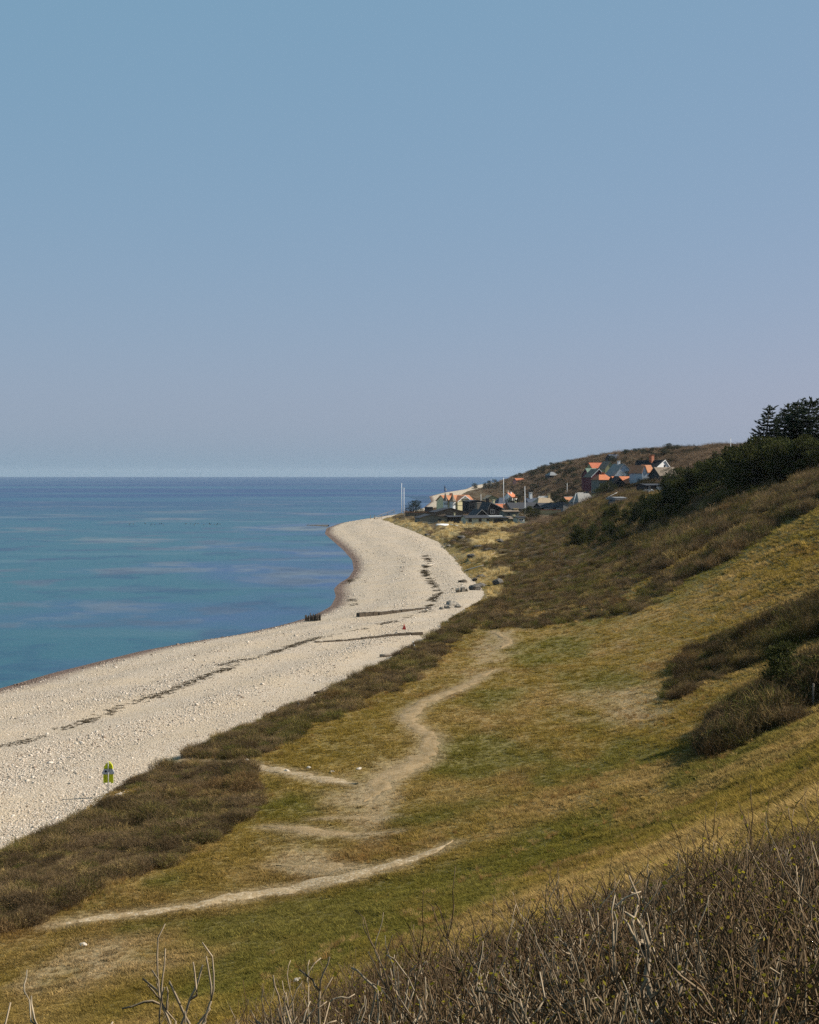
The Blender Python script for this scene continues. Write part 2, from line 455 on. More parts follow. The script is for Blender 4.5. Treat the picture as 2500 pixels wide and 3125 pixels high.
# ------------------------------------------------------------------ materials of the setting
def m_sea():
    N = NT('sea_water')
    p1 = N.pos((0.011, 0.009, 0.01)); p2 = N.pos((0.05, 0.032, 0.02)); p3 = N.pos((0.0008, 0.0022, 0.01))
    n1 = N.noise(1.0, 5, 0.55, p1).outputs[0]
    n2 = N.noise(1.0, 4, 0.6, p2).outputs[0]
    n3 = N.noise(1.0, 4, 0.6, p3).outputs[0]
    g = N.n('ShaderNodeNewGeometry')
    sx = N.n('ShaderNodeSeparateXYZ', {0: g.outputs['Position']})
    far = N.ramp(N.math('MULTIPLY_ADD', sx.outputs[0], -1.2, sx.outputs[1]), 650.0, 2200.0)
    deep, teal, sand, lilac = (0.003, 0.024, 0.080), (0.022, 0.086, 0.114), (0.150, 0.168, 0.155), (0.034, 0.070, 0.150)
    c = N.mix(N.ramp(N.math('MULTIPLY_ADD', sx.outputs[0], 0.0022, N.math('ADD', n1, 0.10)), 0.43, 0.58), teal, lilac)
    c = N.mix(N.ramp(N.math('ADD', N.math('MULTIPLY', n1, 0.6), N.math('MULTIPLY', n2, 0.4)), 0.51, 0.62), c, sand)
    c = N.mix(N.math('MULTIPLY', N.ramp(n2, 0.50, 0.66), 0.65), c, deep)
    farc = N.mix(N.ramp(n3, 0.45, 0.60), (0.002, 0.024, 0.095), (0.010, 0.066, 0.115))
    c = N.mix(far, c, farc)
    st = N.noise(1.0, 4, 0.6, N.pos((0.010, 0.026, 0.01))).outputs[0]
    st2 = N.noise(1.0, 2, 0.5, N.pos((0.003, 0.004, 0.01))).outputs[0]
    c = N.mix(N.math('MULTIPLY', N.math('MULTIPLY', N.ramp(st, 0.56, 0.66), N.ramp(st2, 0.42, 0.62)), 0.5), c, (0.14, 0.18, 0.20))
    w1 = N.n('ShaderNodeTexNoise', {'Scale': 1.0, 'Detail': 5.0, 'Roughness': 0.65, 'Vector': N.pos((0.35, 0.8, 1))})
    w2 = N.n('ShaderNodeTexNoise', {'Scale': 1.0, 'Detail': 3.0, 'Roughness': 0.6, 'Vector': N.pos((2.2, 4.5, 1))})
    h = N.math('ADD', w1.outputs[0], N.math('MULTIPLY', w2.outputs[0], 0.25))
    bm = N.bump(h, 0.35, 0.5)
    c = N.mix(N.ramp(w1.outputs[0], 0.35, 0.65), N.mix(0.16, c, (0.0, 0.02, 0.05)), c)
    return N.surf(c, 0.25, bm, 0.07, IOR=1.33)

def m_beach():
    N = NT('shingle')
    p = N.pos()
    v = N.n('ShaderNodeTexVoronoi', {'Vector': p, 'Scale': 5.5, 'Randomness': 1.0})
    v2 = N.n('ShaderNodeTexVoronoi', {'Vector': p, 'Scale': 13.0, 'Randomness': 1.0})
    big = N.noise(0.12, 4, 0.55, p).outputs[0]
    sp = N.n('ShaderNodeSeparateXYZ', {0: v.outputs['Color']})
    c = N.mix(N.ramp(sp.outputs[0], 0.0, 1.0), (0.37, 0.31, 0.24), (0.58, 0.505, 0.41))
    c = N.mix(N.ramp(sp.outputs[1], 0.78, 0.95), c, (0.25, 0.185, 0.125))
    c = N.mix(N.ramp(v2.outputs['Distance'], 0.25, 0.75), c, (0.30, 0.235, 0.16))
    c = N.mix(N.math('MULTIPLY', N.ramp(big, 0.42, 0.62), 0.5), c, (0.40, 0.31, 0.20))
    g = N.n('ShaderNodeNewGeometry'); sz = N.n('ShaderNodeSeparateXYZ', {0: g.outputs['Position']})
    wet = N.ramp(N.math('ADD', sz.outputs[2], N.math('MULTIPLY', N.noise(0.5, 3, 0.5, p).outputs[0], -0.25)), 0.42, 0.05)
    wetc = N.mix(N.ramp(sp.outputs[0], 0.2, 0.9), (0.075, 0.045, 0.032), (0.19, 0.125, 0.09))
    c = N.mix(wet, c, wetc)
    h = N.math('ADD', N.math('MULTIPLY', v.outputs['Distance'], -1.0), N.math('MULTIPLY', v2.outputs['Distance'], -0.5))
    return N.surf(c, 0.75, N.bump(h, 0.9, 0.09), 0.25)

def m_land():
    N = NT('turf_and_soil')
    a = N.n('ShaderNodeAttribute', attribute_name='tint')
    p = N.pos((1, 0.7, 1))
    n1 = N.noise(3.0, 6, 0.7, p).outputs[0]
    n2 = N.noise(0.7, 5, 0.65, p).outputs[0]
    c = N.mix(N.ramp(n1, 0.30, 0.72), N.mix(0.55, a.outputs['Color'], (0.02, 0.016, 0.006)), N.mix(0.12, a.outputs['Color'], (0.5, 0.38, 0.2)))
    c = N.mix(N.math('MULTIPLY', N.ramp(n2, 0.55, 0.75), 0.35), c, (0.05, 0.045, 0.012))
    return N.surf(c, 0.9, N.bump(N.math('ADD', n1, N.math('MULTIPLY', n2, 1.5)), 0.8, 0.22), 0.1)

M_SEA, M_BEACH, M_LAND = m_sea(), m_beach(), m_land()

# ------------------------------------------------------------------ ground, beach, sea
def sheet(name, rows_y, xfun, ncol, zfun, mat, tint=False):
    Yg = np.repeat(rows_y[:, None], ncol, 1)
    Xg = xfun(rows_y, ncol)
    Zg = zfun(Xg, Yg)
    nr = len(rows_y)
    v = np.stack([Xg, Yg, Zg], -1).reshape(-1, 3)
    i = np.arange(nr * ncol).reshape(nr, ncol)
    f = np.stack([i[:-1, :-1], i[:-1, 1:], i[1:, 1:], i[1:, :-1]], -1).reshape(-1, 4)
    me = mesh_from(name, v, f, [mat], smooth=True)
    if tint:
        c, s, d = ground_color(v[:, 0], v[:, 1], v[:, 2])
        set_color_attr(me, 'tint', c)
    o = link(name, me)
    return tag(o, kind='structure')

rows_land = np.concatenate([np.linspace(-45, 50, 110)[:-1], np.geomspace(50, 4600, 620)])
def land_cols(ry, nc):
    b = x_back(ry) - 5.0
    r = np.maximum(0.29 * ry + 22.0, b + 40)
    t = np.linspace(0, 1, nc - 36)
    inner = b[:, None] + (r - b)[:, None] * t[None, :]
    ext = r[:, None] + np.geomspace(2, 1500, 36)[None, :]
    return np.concatenate([inner, ext], 1)
ground = sheet('hillside', rows_land, land_cols, 430, land_z, M_LAND, True)
tag(ground, 'grassy coastal slope and meadow with worn turf', None)
rows_beach = np.concatenate([np.linspace(-45, 50, 40)[:-1], np.geomspace(50, 4600, 520)])
def beach_cols(ry, nc):
    a, b = x_shore(ry), x_back(ry)
    t = np.linspace(0, 1, nc - 6)
    inner = (a - 6)[:, None] + (b + 3.5 - a + 6)[:, None] * t[None, :]
    ext = (a - 6)[:, None] - np.array([400, 150, 60, 35, 20, 8.])[None, :]
    return np.concatenate([ext, inner], 1)
beach = sheet('beach', rows_beach, beach_cols, 120, beach_z, M_BEACH)
tag(beach, 'pale shingle beach curving along the water', None)
sea = link('sea', mesh_from('sea', [(-15000, -300, 0), (15000, -300, 0), (15000, 15000, 0), (-15000, 15000, 0)], [(0, 1, 2, 3)], [M_SEA]))
tag(sea, 'calm blue sea with teal shallows', None, kind='structure')
# ------------------------------------------------------------------ trodden paths
def m_path(name, a, b, c, peb=9.0):
    N = NT(name)
    p = N.pos()
    v = N.n('ShaderNodeTexVoronoi', {'Vector': p, 'Scale': peb})
    n1 = N.noise(0.9, 5, 0.6, p).outputs[0]; n2 = N.noise(6.0, 4, 0.7, p).outputs[0]
    sp = N.n('ShaderNodeSeparateXYZ', {0: v.outputs['Color']})
    col = N.mix(N.ramp(n1, 0.35, 0.65), a, b)
    col = N.mix(N.math('MULTIPLY', N.ramp(sp.outputs[0], 0.6, 0.95), 0.7), col, c)
    col = N.mix(N.math('MULTIPLY', N.ramp(n2, 0.56, 0.70), 0.6), col, (0.15, 0.11, 0.04))
    return N.surf(col, 0.9, N.bump(N.math('ADD', n2, N.math('MULTIPLY', v.outputs['Distance'], -0.8)), 0.6, 0.06), 0.15)
M_PATH = m_path('sandy_earth', (0.25, 0.175, 0.09), (0.17, 0.115, 0.05), (0.33, 0.25, 0.15))
M_GRAVEL = m_path('path_gravel', (0.30, 0.225, 0.13), (0.20, 0.14, 0.07), (0.42, 0.345, 0.24), 7.0)

def path(label, c, mat, seed):
    t = np.gradient(c[:, :2], axis=0); t /= np.linalg.norm(t, axis=1)[:, None] + 1e-9
    nrm = np.stack([-t[:, 1], t[:, 0]], 1)
    m = 9
    s = np.linspace(0, len(c) * 0.35, len(c))
    hl = 0.85 * c[:, 2] * (1.1 + 1.2 * fbm(s * 0.35, s * 0, 4, seed)); hr = 0.85 * c[:, 2] * (1.1 + 1.2 * fbm(s * 0.35, s * 0, 4, seed + 9))
    end = np.minimum(1, np.minimum(np.arange(len(c)), np.arange(len(c))[::-1]) / 8.0)
    hl *= end; hr *= end
    u = np.linspace(-1, 1, m)
    off = np.where(u[None, :] < 0, u[None, :] * hl[:, None], u[None, :] * hr[:, None])
    P = c[:, None, :2] + nrm[:, None, :] * off[..., None]
    Z = surf_z(P[..., 0], P[..., 1]) + (0.055 - 0.085 * np.abs(u) ** 3)[None, :] + 0.16 * fbm(P[..., 0] * 0.8, P[..., 1] * 0.45, 4, seed + 3)
    v = np.concatenate([P, Z[..., None]], -1).reshape(-1, 3)
    i = np.arange(len(c) * m).reshape(len(c), m)
    f = np.stack([i[:-1, :-1], i[:-1, 1:], i[1:, 1:], i[1:, :-1]], -1).reshape(-1, 4)
    tag(link('path', mesh_from('path', v, f, [mat], smooth=True)), label, None, kind='structure')
for key, lab, cc, seed in PATH_LINES: path(lab, cc, M_GRAVEL if key in ('lower', 'gravel') else M_PATH, seed)

# ------------------------------------------------------------------ scattering of uncountable growth
def scatter(name, label, protos, P, rot, scl, tint, idx):
    me = bpy.data.meshes.new(name)
    n = len(P)
    me.vertices.add(n); me.vertices.foreach_set('co', np.asarray(P, np.float32).ravel())
    for nm, typ, arr, key in (('rot', 'FLOAT_VECTOR', rot, 'vector'), ('scl', 'FLOAT_VECTOR', scl, 'vector')):
        a = me.attributes.new(nm, typ, 'POINT'); a.data.foreach_set(key, np.asarray(arr, np.float32).ravel())
    a = me.attributes.new('pick', 'INT', 'POINT'); a.data.foreach_set('value', np.asarray(idx, np.int32))
    set_color_attr(me, 'tint', tint)
    o = link(name, me)
    g = bpy.data.node_groups.new(name, 'GeometryNodeTree')
    g.interface.new_socket('Geometry', in_out='INPUT', socket_type='NodeSocketGeometry')
    g.interface.new_socket('Geometry', in_out='OUTPUT', socket_type='NodeSocketGeometry')
    gi = g.nodes.new('NodeGroupInput'); go = g.nodes.new('NodeGroupOutput')
    iop = g.nodes.new('GeometryNodeInstanceOnPoints'); jn = g.nodes.new('GeometryNodeJoinGeometry')
    for pr in protos:
        oi = g.nodes.new('GeometryNodeObjectInfo'); oi.inputs['Object'].default_value = pr; oi.inputs['As Instance'].default_value = True
        g.links.new(oi.outputs['Geometry'], jn.inputs[0])
    def na(nm, typ):
        x = g.nodes.new('GeometryNodeInputNamedAttribute'); x.data_type = typ; x.inputs['Name'].default_value = nm; return x.outputs['Attribute']
    er = g.nodes.new('FunctionNodeEulerToRotation')
    g.links.new(na('rot', 'FLOAT_VECTOR'), er.inputs[0])
    g.links.new(gi.outputs[0], iop.inputs['Points']); g.links.new(jn.outputs[0], iop.inputs['Instance'])
    iop.inputs['Pick Instance'].default_value = True
    g.links.new(na('pick', 'INT'), iop.inputs['Instance Index'])
    g.links.new(er.outputs[0], iop.inputs['Rotation']); g.links.new(na('scl', 'FLOAT_VECTOR'), iop.inputs['Scale'])
    g.links.new(iop.outputs[0], go.inputs[0])
    md = o.modifiers.new('scatter', 'NODES'); md.node_group = g
    tag(o, label, None, kind='stuff')
    return o

def proto(name, v, f, mat, smooth=False):
    return bpy.data.objects.new(name, mesh_from(name, v, f, [mat], smooth=smooth))

def leafy(name, trans=0.35, gain=1.0, rough=0.7, vary=0.35):
    """thin growth: colour of the plant from its own tint, light passes partly through"""
    N = NT(name)
    a = N.n('ShaderNodeAttribute', attribute_name='tint', attribute_type='INSTANCER')
    oi = N.n('ShaderNodeObjectInfo')
    k = N.math('MULTIPLY_ADD', oi.outputs['Random'], 2 * vary, gain - vary)
    c = N.n('ShaderNodeVectorMath', {0: a.outputs['Color'], 'Scale': k}, operation='SCALE').outputs[0]
    d = N.n('ShaderNodeBsdfDiffuse', {'Color': c}); t = N.n('ShaderNodeBsdfTranslucent', {'Color': c})
    m = N.n('ShaderNodeMixShader', {0: trans, 1: d.outputs[0], 2: t.outputs[0]})
    N.t.links.new(m.outputs[0], N.out.inputs['Surface'])
    return N.m

def blades(n, spread, lean, w, rng, hmin=0.5, seg=2):
    V, F = [], []
    for k in range(n):
        a = rng.uniform(0, 2 * math.pi); r = spread * math.sqrt(rng.uniform(0, 1))
        bx, by = r * math.cos(a), r * math.sin(a)
        h = rng.uniform(hmin, 1.0)
        ld = a + rng.normal(0, 0.9); L = lean * rng.uniform(0.2, 1.3) * h
        fa = rng.uniform(0, math.pi); wx, wy = w * math.cos(fa), w * math.sin(fa)
        base = len(V)
        for s in range(seg):
            t = s / seg; q = L * t ** 1.8; ww = 1 - 0.5 * t
            cx, cy = bx + q * math.cos(ld), by + q * math.sin(ld)
            V += [(cx - wx * ww, cy - wy * ww, h * t), (cx + wx * ww, cy + wy * ww, h * t)]
        V.append((bx + L * math.cos(ld), by + L * math.sin(ld), h * (1 - 0.25 * L)))
        for s in range(seg - 1):
            i = base + 2 * s; F += [(i, i + 1, i + 3), (i, i + 3, i + 2)]
        i = base + 2 * (seg - 1); F.append((i, i + 1, i + 2))
    return np.array(V), np.array(F)

def twigs(n, rng, w=0.012, wide=0.55, sub=3):
    """dense bare thorn bush of fine upright twigs, one unit high"""
    V, F = [], []
    def strip(p, q, wa, wb):
        d = np.array(q) - np.array(p); s = np.cross(d, rng.normal(0, 1, 3)); s /= np.linalg.norm(s) + 1e-9
        b = len(V); V.extend([tuple(np.array(p) - s * wa), tuple(np.array(p) + s * wa), tuple(np.array(q) + s * wb), tuple(np.array(q) - s * wb)])
        F.extend([(b, b + 1, b + 2), (b, b + 2, b + 3)])
    for k in range(n):
        a = rng.uniform(0, 2 * math.pi); r = wide * math.sqrt(rng.uniform(0, 1))
        p = np.array([r * math.cos(a), r * math.sin(a), 0.0])
        h = (1 - 0.55 * (r / wide) ** 2) * rng.uniform(0.7, 1.05)
        lean = np.array([math.cos(a), math.sin(a), 0]) * 0.25 * r / wide + rng.normal(0, 0.10, 3) * (1, 1, 0)
        pts = [p, p + lean * 0.3 * h + (0, 0, 0.45 * h), p + lean * h + rng.normal(0, .03, 3) + (0, 0, 0.8 * h), p + lean * 1.3 * h + rng.normal(0, .06, 3) + (0, 0, h)]
        ws = [w, w * .85, w * .6, w * .2]
        for i in range(3): strip(pts[i], pts[i + 1], ws[i], ws[i + 1])
        for j in range(sub):
            i = rng.integers(1, 3); t = rng.uniform(0, 1); q = pts[i] * (1 - t) + pts[i + 1] * t
            strip(q, q + rng.normal(0, 0.10, 3) + (0, 0, rng.uniform(.03, .16)), w * .55, w * .15)
    return np.array(V), np.array(F)

def wedge(n, y0, y1, power, rng, t0=-0.29, t1=0.30):
    """points in the valley in front of the viewer, denser close by"""
    u = rng.uniform(0, 1, n); e = 1 - power
    Y = (y0 ** e + u * (y1 ** e - y0 ** e)) ** (1 / e)
    return rng.uniform(t0, t1, n) * Y, Y

def spin(n, rng, tilt=0.12):
    return np.stack([rng.normal(0, tilt, n), rng.normal(0, tilt, n), rng.uniform(0, 6.283, n)], 1)

rg = np.random.default_rng(5)
M_GRASS = leafy('grass_blade', 0.40, 1.15)
M_TWIG = leafy('thorn_twig', 0.10, 1.0, vary=0.45)
GR = [proto('grass_tuft', *blades(26, 0.55, 0.55, 0.045, rg), M_GRASS) for k in range(4)]
TALL = [proto('tall_grass_tuft', *blades(34, 0.30, 0.75, 0.022, rg, 0.45, 3), M_GRASS) for k in range(3)]
TW = [proto('thorn_bush', *twigs(90, rg, 0.0095), M_TWIG) for k in range(4)]

# turf
X, Y = wedge(470000, 20, 420, 1.5, rg)
ok = X > x_back(Y) + 0.6
X, Y = X[ok], Y[ok]
Z = land_z(X, Y)
dxp, dyp = project(X, Y, Z)
vis = (dxp > -60) & (dxp < 1790) & (dyp < 2240)
X, Y, Z = X[vis], Y[vis], Z[vis]
colr, sm, dm = ground_color(X, Y, Z)
pc = path_clear(X, Y)
bare = zone(BARE, X, Y, Z, 34.0, 45.0, 4, 0.2)
lush = fbm(X * 0.5, Y * 0.3, 3, 91)
keep = (pc > rg.uniform(-0.8, 0.35, len(X)) + 0.8 * lush) & (rg.uniform(0, 1, len(X)) > 0.75 * bare) & (sm < 0.85)
X, Y, Z, colr, lush, dm, sm, pc = [q[keep] for q in (X, Y, Z, colr, lush, dm, sm, pc)]
slope = sstep(0, 25, X - x_foot(Y))
green = np.clip((colr[:, 1] / colr[:, 0] - 0.75) * 3, 0, 1)
hgt = (0.07 + 0.10 * sstep(-.3, .5, lush) + 0.10 * slope) * rg.uniform(0.6, 1.4, len(X)) * (1 - 0.35 * green) * (0.8 + Y / 300)
hgt *= 0.5 + 0.5 * sstep(0.0, 1.2, pc)
scl = np.stack([hgt * rg.uniform(1.2, 2.2, len(X)) + 0.06 + Y * 0.0005] * 2 + [hgt], 1)
ct = colr * rg.uniform(0.75, 1.3, (len(X), 1))
scatter('turf', 'short dry turf of straw and green tufts covering the meadow and slope', GR, np.stack([X, Y, Z - 0.01], 1), spin(len(X), rg), scl, ct, rg.integers(0, 4, len(X)))
TUFTS = len(X)

# rank straw tussocks: slope, path edges, dunes
X, Y = wedge(120000, 34, 900, 1.35, rg)
Z = land_z(X, Y)
s0, d0 = scrub_mask(X, Y, Z)
tus = sstep(0.02, 0.35, fbm(X * 0.35, Y * 0.22, 3, 95)) * sstep(-8, 12, X - x_foot(Y)) * 0.75
edge = zone(SCRUB, X, Y, Z, 14, 20, 7) * (1 - sstep(0.4, 0.9, s0)) * 0.9
rank = zone([[(1040, 1720), (1110, 1692), (1180, 1668), (1300, 1628), (1250, 1660), (1160, 1700), (1060, 1732)], [(700, 1808), (800, 1790), (960, 1755), (900, 1785), (780, 1815)]], X, Y, Z, 8, 16) * 0.9
prob = np.maximum(np.maximum(tus * (Y < 420), np.maximum(edge, rank)), d0 * 1.0) * (X > x_back(Y) + 0.5) * (s0 < 0.7)
keep = rg.uniform(0, 1, len(X)) < prob
X, Y, Z, d0 = X[keep], Y[keep], Z[keep], d0[keep]
keep = path_clear(X, Y) > 0.1
X, Y, Z, d0 = X[keep], Y[keep], Z[keep], d0[keep]
h = (0.28 + 0.45 * d0) * rg.uniform(0.6, 1.4, len(X)) * (0.9 + Y / 900)
base = np.where(rg.uniform(0, 1, (len(X), 1)) < 0.6, C_STRAW * 1.05, C_RUST * 1.3)
ct = (base * (1 - d0[:, None]) + C_DUNE * 1.15 * d0[:, None]) * rg.uniform(0.7, 1.25, (len(X), 1))
scatter('tussock_grass', 'pale straw tussocks on the slope and dune edge', TALL, np.stack([X, Y, Z - 0.02], 1), spin(len(X), rg, 0.2), np.stack([h * 1.3, h * 1.3, h], 1), ct, rg.integers(0, 3, len(X)))

# thorn scrub
X, Y = wedge(150000, 60, 620, 1.2, rg)
Z = land_z(X, Y)
s0, d0 = scrub_mask(X, Y, Z)
keep = (s0 > rg.uniform(0.35, 0.75, len(X))) & (X > x_back(Y) + 0.3)
X, Y, Z = X[keep], Y[keep], Z[keep]
keep = path_clear(X, Y) > 0.3
X, Y, Z = X[keep], Y[keep], Z[keep]
slope = sstep(4, 14, X - x_foot(Y))
tall = zone(SCRUB[4:6], X, Y, Z, 4, 4)
h = (0.60 + 0.55 * fbm(X * 0.12, Y * 0.08, 3, 97) + 0.8 * slope + 0.55 * tall * (0.4 + 0.8 * fbm(X * 0.2, Y * 0.15, 2, 107))) * rg.uniform(0.75, 1.3, len(X))
h = h * (0.50 + 0.85 * sstep(-0.35, 0.35, fbm(X * 0.55, Y * 0.38, 3, 109)))
h = np.clip(h, 0.22, 3.0) * (0.85 + Y / 1500)
w = h * rg.uniform(0.9, 1.4, len(X)) + 0.25
nz = fbm(X * 0.10, Y * 0.05, 3, 98)[:, None]
gm = sstep(0.05, 0.55, nz + 0.25 * rg.normal(0, 1, nz.shape))
ct = (np.array([0.125, 0.108, 0.030]) * gm + np.array([0.142, 0.098, 0.052]) * (1 - gm)) * (1 + 0.8 * fbm(X * 0.3, Y * 0.2, 3, 99)[:, None])
rust = sstep(0.1, 0.5, fbm(X * 0.16, Y * 0.1, 3, 108))[:, None] * 0.6
ct = ct * (1 - 0.35 * tall[:, None])
ct = ct * (1 - rust) + np.array([0.190, 0.112, 0.042]) * rust
pick = rg.uniform(0, 1, (len(X), 1)); clump = fbm(X * 0.8, Y * 0.5, 2, 114)[:, None]
ct = np.where(pick + 0.5 * clump < 0.10, np.array([0.27, 0.19, 0.075]) * (1 - 0.3 * tall[:, None]), ct)
ct = np.where(pick - 0.5 * clump > 0.93, np.array([0.105, 0.100, 0.028]), ct)
scatter('thorn_scrub', 'brown leafless thorn scrub behind the beach and down the slope', TW, np.stack([X, Y, Z - 0.03], 1), spin(len(X), rg, 0.08), np.stack([w, w, h], 1), np.clip(ct, .01, 1), rg.integers(0, 4, len(X)))

X, Y = wedge(60000, 560, 3400, 1.001, rg, -0.03, 0.27)
Z = land_z(X, Y)
keep = (X > x_back(Y) + 3) & ((X > x_foot(Y) - 14) | (Y < 640) | (rg.uniform(0, 1, len(X)) < 0.22)) 
X, Y, Z = X[keep], Y[keep], Z[keep]
_, d0 = scrub_mask(X, Y, Z)
s0 = zone([[(925, 1104), (950, 1094), (1065, 1090), (1110, 1100), (1060, 1114), (940, 1114)]], X, Y, Z, 3, 3)
keep = (d0 < 0.5) & (s0 < 0.5)
X, Y, Z = X[keep], Y[keep], Z[keep]
up = sstep(0, 20, X - x_foot(Y))
h = (0.6 + 1.2 * up + 1.5 * fbm(X * 0.06, Y * 0.03, 3, 101)) * rg.uniform(0.5, 1.5, len(X)) * np.where(rg.uniform(0, 1, len(X)) < 0.10, 1.8, 1.0) * np.where(Y < 720, 0.65, 1.0)
h = np.clip(h, 0.3, 4.0)
w = (h * 1.2 + 1.0) * (0.8 + Y / 2000)
nz = fbm(X * 0.03, Y * 0.012, 3, 102)[:, None]
nz2 = fbm(X * 0.11, Y * 0.05, 3, 103)[:, None]
ct = np.array([0.165, 0.114, 0.072]) * (1 + 0.6 * nz + 0.9 * nz2) * np.where(nz + nz2 < -0.3, np.array([0.40, 0.50, 0.40]), 1.0)
ct = np.where(nz2 > 0.42, np.array([0.26, 0.20, 0.10]), ct)
scatter('hillside_scrub', 'brown leafless scrub covering the far hill', TW, np.stack([X, Y, Z - 0.1], 1), spin(len(X), rg, 0.08), np.stack([w, w, h], 1), np.clip(ct, .01, 1), rg.integers(0, 4, len(X)))

# beach stones
def stone_proto(rng, k):
    bm = bmesh.new(); bmesh.ops.create_icosphere(bm, subdivisions=1, radius=1.0)
    for v in bm.verts:
        v.co *= rng.uniform(0.78, 1.15); v.co.z *= 0.6
    v = np.array([x.co[:] for x in bm.verts]); f = np.array([[q.index for q in p.verts] for p in bm.faces]); bm.free()
    return proto('pebble', v, f, M_STONE, True)
def m_stone():
    N = NT('beach_stone')
    a = N.n('ShaderNodeAttribute', attribute_name='tint', attribute_type='INSTANCER')
    n = N.noise(3.0, 3, 0.6, N.obj()).outputs[0]
    return N.surf(N.mix(N.ramp(n, 0.3, 0.75), a.outputs['Color'], N.mix(0.4, a.outputs['Color'], (0.2, 0.15, 0.1))), 0.75, None, 0.25)
M_STONE = m_stone()
ST = [stone_proto(rg, k) for k in range(5)]
X, Y = wedge(560000, 80, 900, 1.5, rg, -0.28, 0.06)
a, b = x_shore(Y), x_back(Y)
tt = (X - a) / (b - a)
ok = (tt > 0.0) & (tt < 1.04)
X, Y, tt = X[ok], Y[ok], tt[ok]
dens = 0.55 + 1.1 * fbm(X * 0.10, Y * 0.04, 4, 105) + 0.28 * np.sin(tt * 26 + 3 * fbm(X * 0.03, Y * 0.02, 2, 106))
keep = rg.uniform(0, 1, len(X)) < np.clip(dens, .12, 1) * sstep(-0.01, 0.05, tt)
X, Y, tt = X[keep], Y[keep], tt[keep]
Z = surf_z(X, Y)
s = rg.lognormal(math.log(0.035), 0.45, len(X)) * (0.72 + Y / 420)
s = s * (1 + 0.22 * np.sin(tt * 17 + 4 * fbm(X * 0.03, Y * 0.02, 2, 113)))
s = np.clip(s, 0.022, 0.34)
tone = rg.uniform(0, 1, (len(X), 1))
ct = np.array([0.37, 0.305, 0.232]) * (1 - tone) + np.array([0.66, 0.575, 0.475]) * tone
ct = np.where(rg.uniform(0, 1, (len(X), 1)) < 0.10, np.array([0.20, 0.15, 0.11]), ct)
wet = (1 - sstep(0.02, 0.10, tt + rg.normal(0, .012, len(X))))[:, None]
ct = ct * (1 - wet) + np.array([0.10, 0.062, 0.045]) * wet
scatter('beach_shingle', 'pale rounded stones strewn over the beach', ST, np.stack([X, Y, Z + s * 0.15], 1), spin(len(X), rg, 0.3), np.stack([s * rg.uniform(.8, 1.4, len(X)), s * rg.uniform(.8, 1.4, len(X)), s], 1), ct, rg.integers(0, 5, len(X)))

# seaweed cast up in lines
WRACK = [[(0, 1572), (60, 1560), (130, 1536), (190, 1517), (250, 1490), (330, 1464), (400, 1437), (470, 1410), (500, 1396), (560, 1380), (600, 1366), (660, 1346), (720, 1334), (790, 1318), (850, 1302), (905, 1285)],
         [(905, 1283), (912, 1262), (925, 1248), (915, 1232), (900, 1215), (892, 1200), (905, 1185), (895, 1170)],
         [(735, 1228), (740, 1220), (770, 1214)], [(740, 1262), (750, 1275)], [(470, 1400), (510, 1388)]]
def blob_proto(rng):
    V, F = [], []
    for k in range(26):
        c = rng.normal(0, 0.42, 3) * (1, 1, 0.12) + (0, 0, 0.08); d = rng.normal(0, .28, (3, 3)) * (1, 1, .35); b = len(V)
        V += [c + q for q in d]; F.append((b, b + 1, b + 2))
    return proto('seaweed_clump', np.array(V), np.array(F), M_TWIG)
SW = [blob_proto(rg) for k in range(3)]
pts = []
for k, ln in enumerate(WRACK):
    w = [(hit(*q)[0], hit(*q)[1]) for q in ln]
    c = resample(w, 0.25)
    s = np.arange(len(c)) * 0.25
    dn = sstep(-0.22, 0.25, fbm(s * 0.12, s * 0 + k, 3, 110))
    for rep in range(6):
        kk = rg.uniform(0, 1, len(c)) < dn * 0.55
        q = c[kk] + rg.normal(0, 0.45, (kk.sum(), 2)) * (1, 1.8) + np.stack([0.8 * fbm(s[kk] * .2, s[kk] * 0, 2, 111), 0 * s[kk]], 1)
        pts.append(q)
q = np.concatenate(pts)
sz = rg.uniform(0.10, 0.30, len(q)) * (0.7 + q[:, 1] / 450)
scatter('seaweed', 'dark dry seaweed washed up along the tide line', SW, np.stack([q[:, 0], q[:, 1], surf_z(q[:, 0], q[:, 1]) + 0.02], 1), spin(len(q), rg, 0.06), np.stack([sz, sz, sz * .5], 1), np.tile(np.array([[0.055, 0.042, 0.026]]), (len(q), 1)), rg.integers(0, 3, len(q)))
# ------------------------------------------------------------------ plain materials
def m_plain(name, col, rough=0.75, vary=0.25, scale=1.2, spec=0.25, bump=0.0, stretch=(1, 1, 1)):
    N = NT(name)
    n = N.noise(scale, 4, 0.6, N.obj(stretch)).outputs[0]
    d = tuple(c * (1 - vary) for c in col); l = tuple(min(c * (1 + vary), 1) for c in col)
    return N.surf(N.mix(N.ramp(n, 0.3, 0.7), d, l), rough, N.bump(n, 0.5, bump) if bump else None, spec)
def m_tiles(name, a, b, dark):
    N = NT(name)
    p = N.obj()
    n = N.noise(0.8, 4, 0.6, p).outputs[0]
    v = N.n('ShaderNodeTexVoronoi', {'Vector': p, 'Scale': 2.6})
    w = N.n('ShaderNodeTexWave', {'Vector': p, 'Scale': 1.6, 'Distortion': 0.4}, wave_type='BANDS', bands_direction='Z')
    sp = N.n('ShaderNodeSeparateXYZ', {0: v.outputs['Color']})
    c = N.mix(N.ramp(sp.outputs[0], 0, 1), a, b)
    c = N.mix(N.math('MULTIPLY', N.ramp(n, 0.5, 0.75), 0.5), c, dark)
    return N.surf(c, 0.7, N.bump(w.outputs[0], 0.6, 0.06), 0.25)
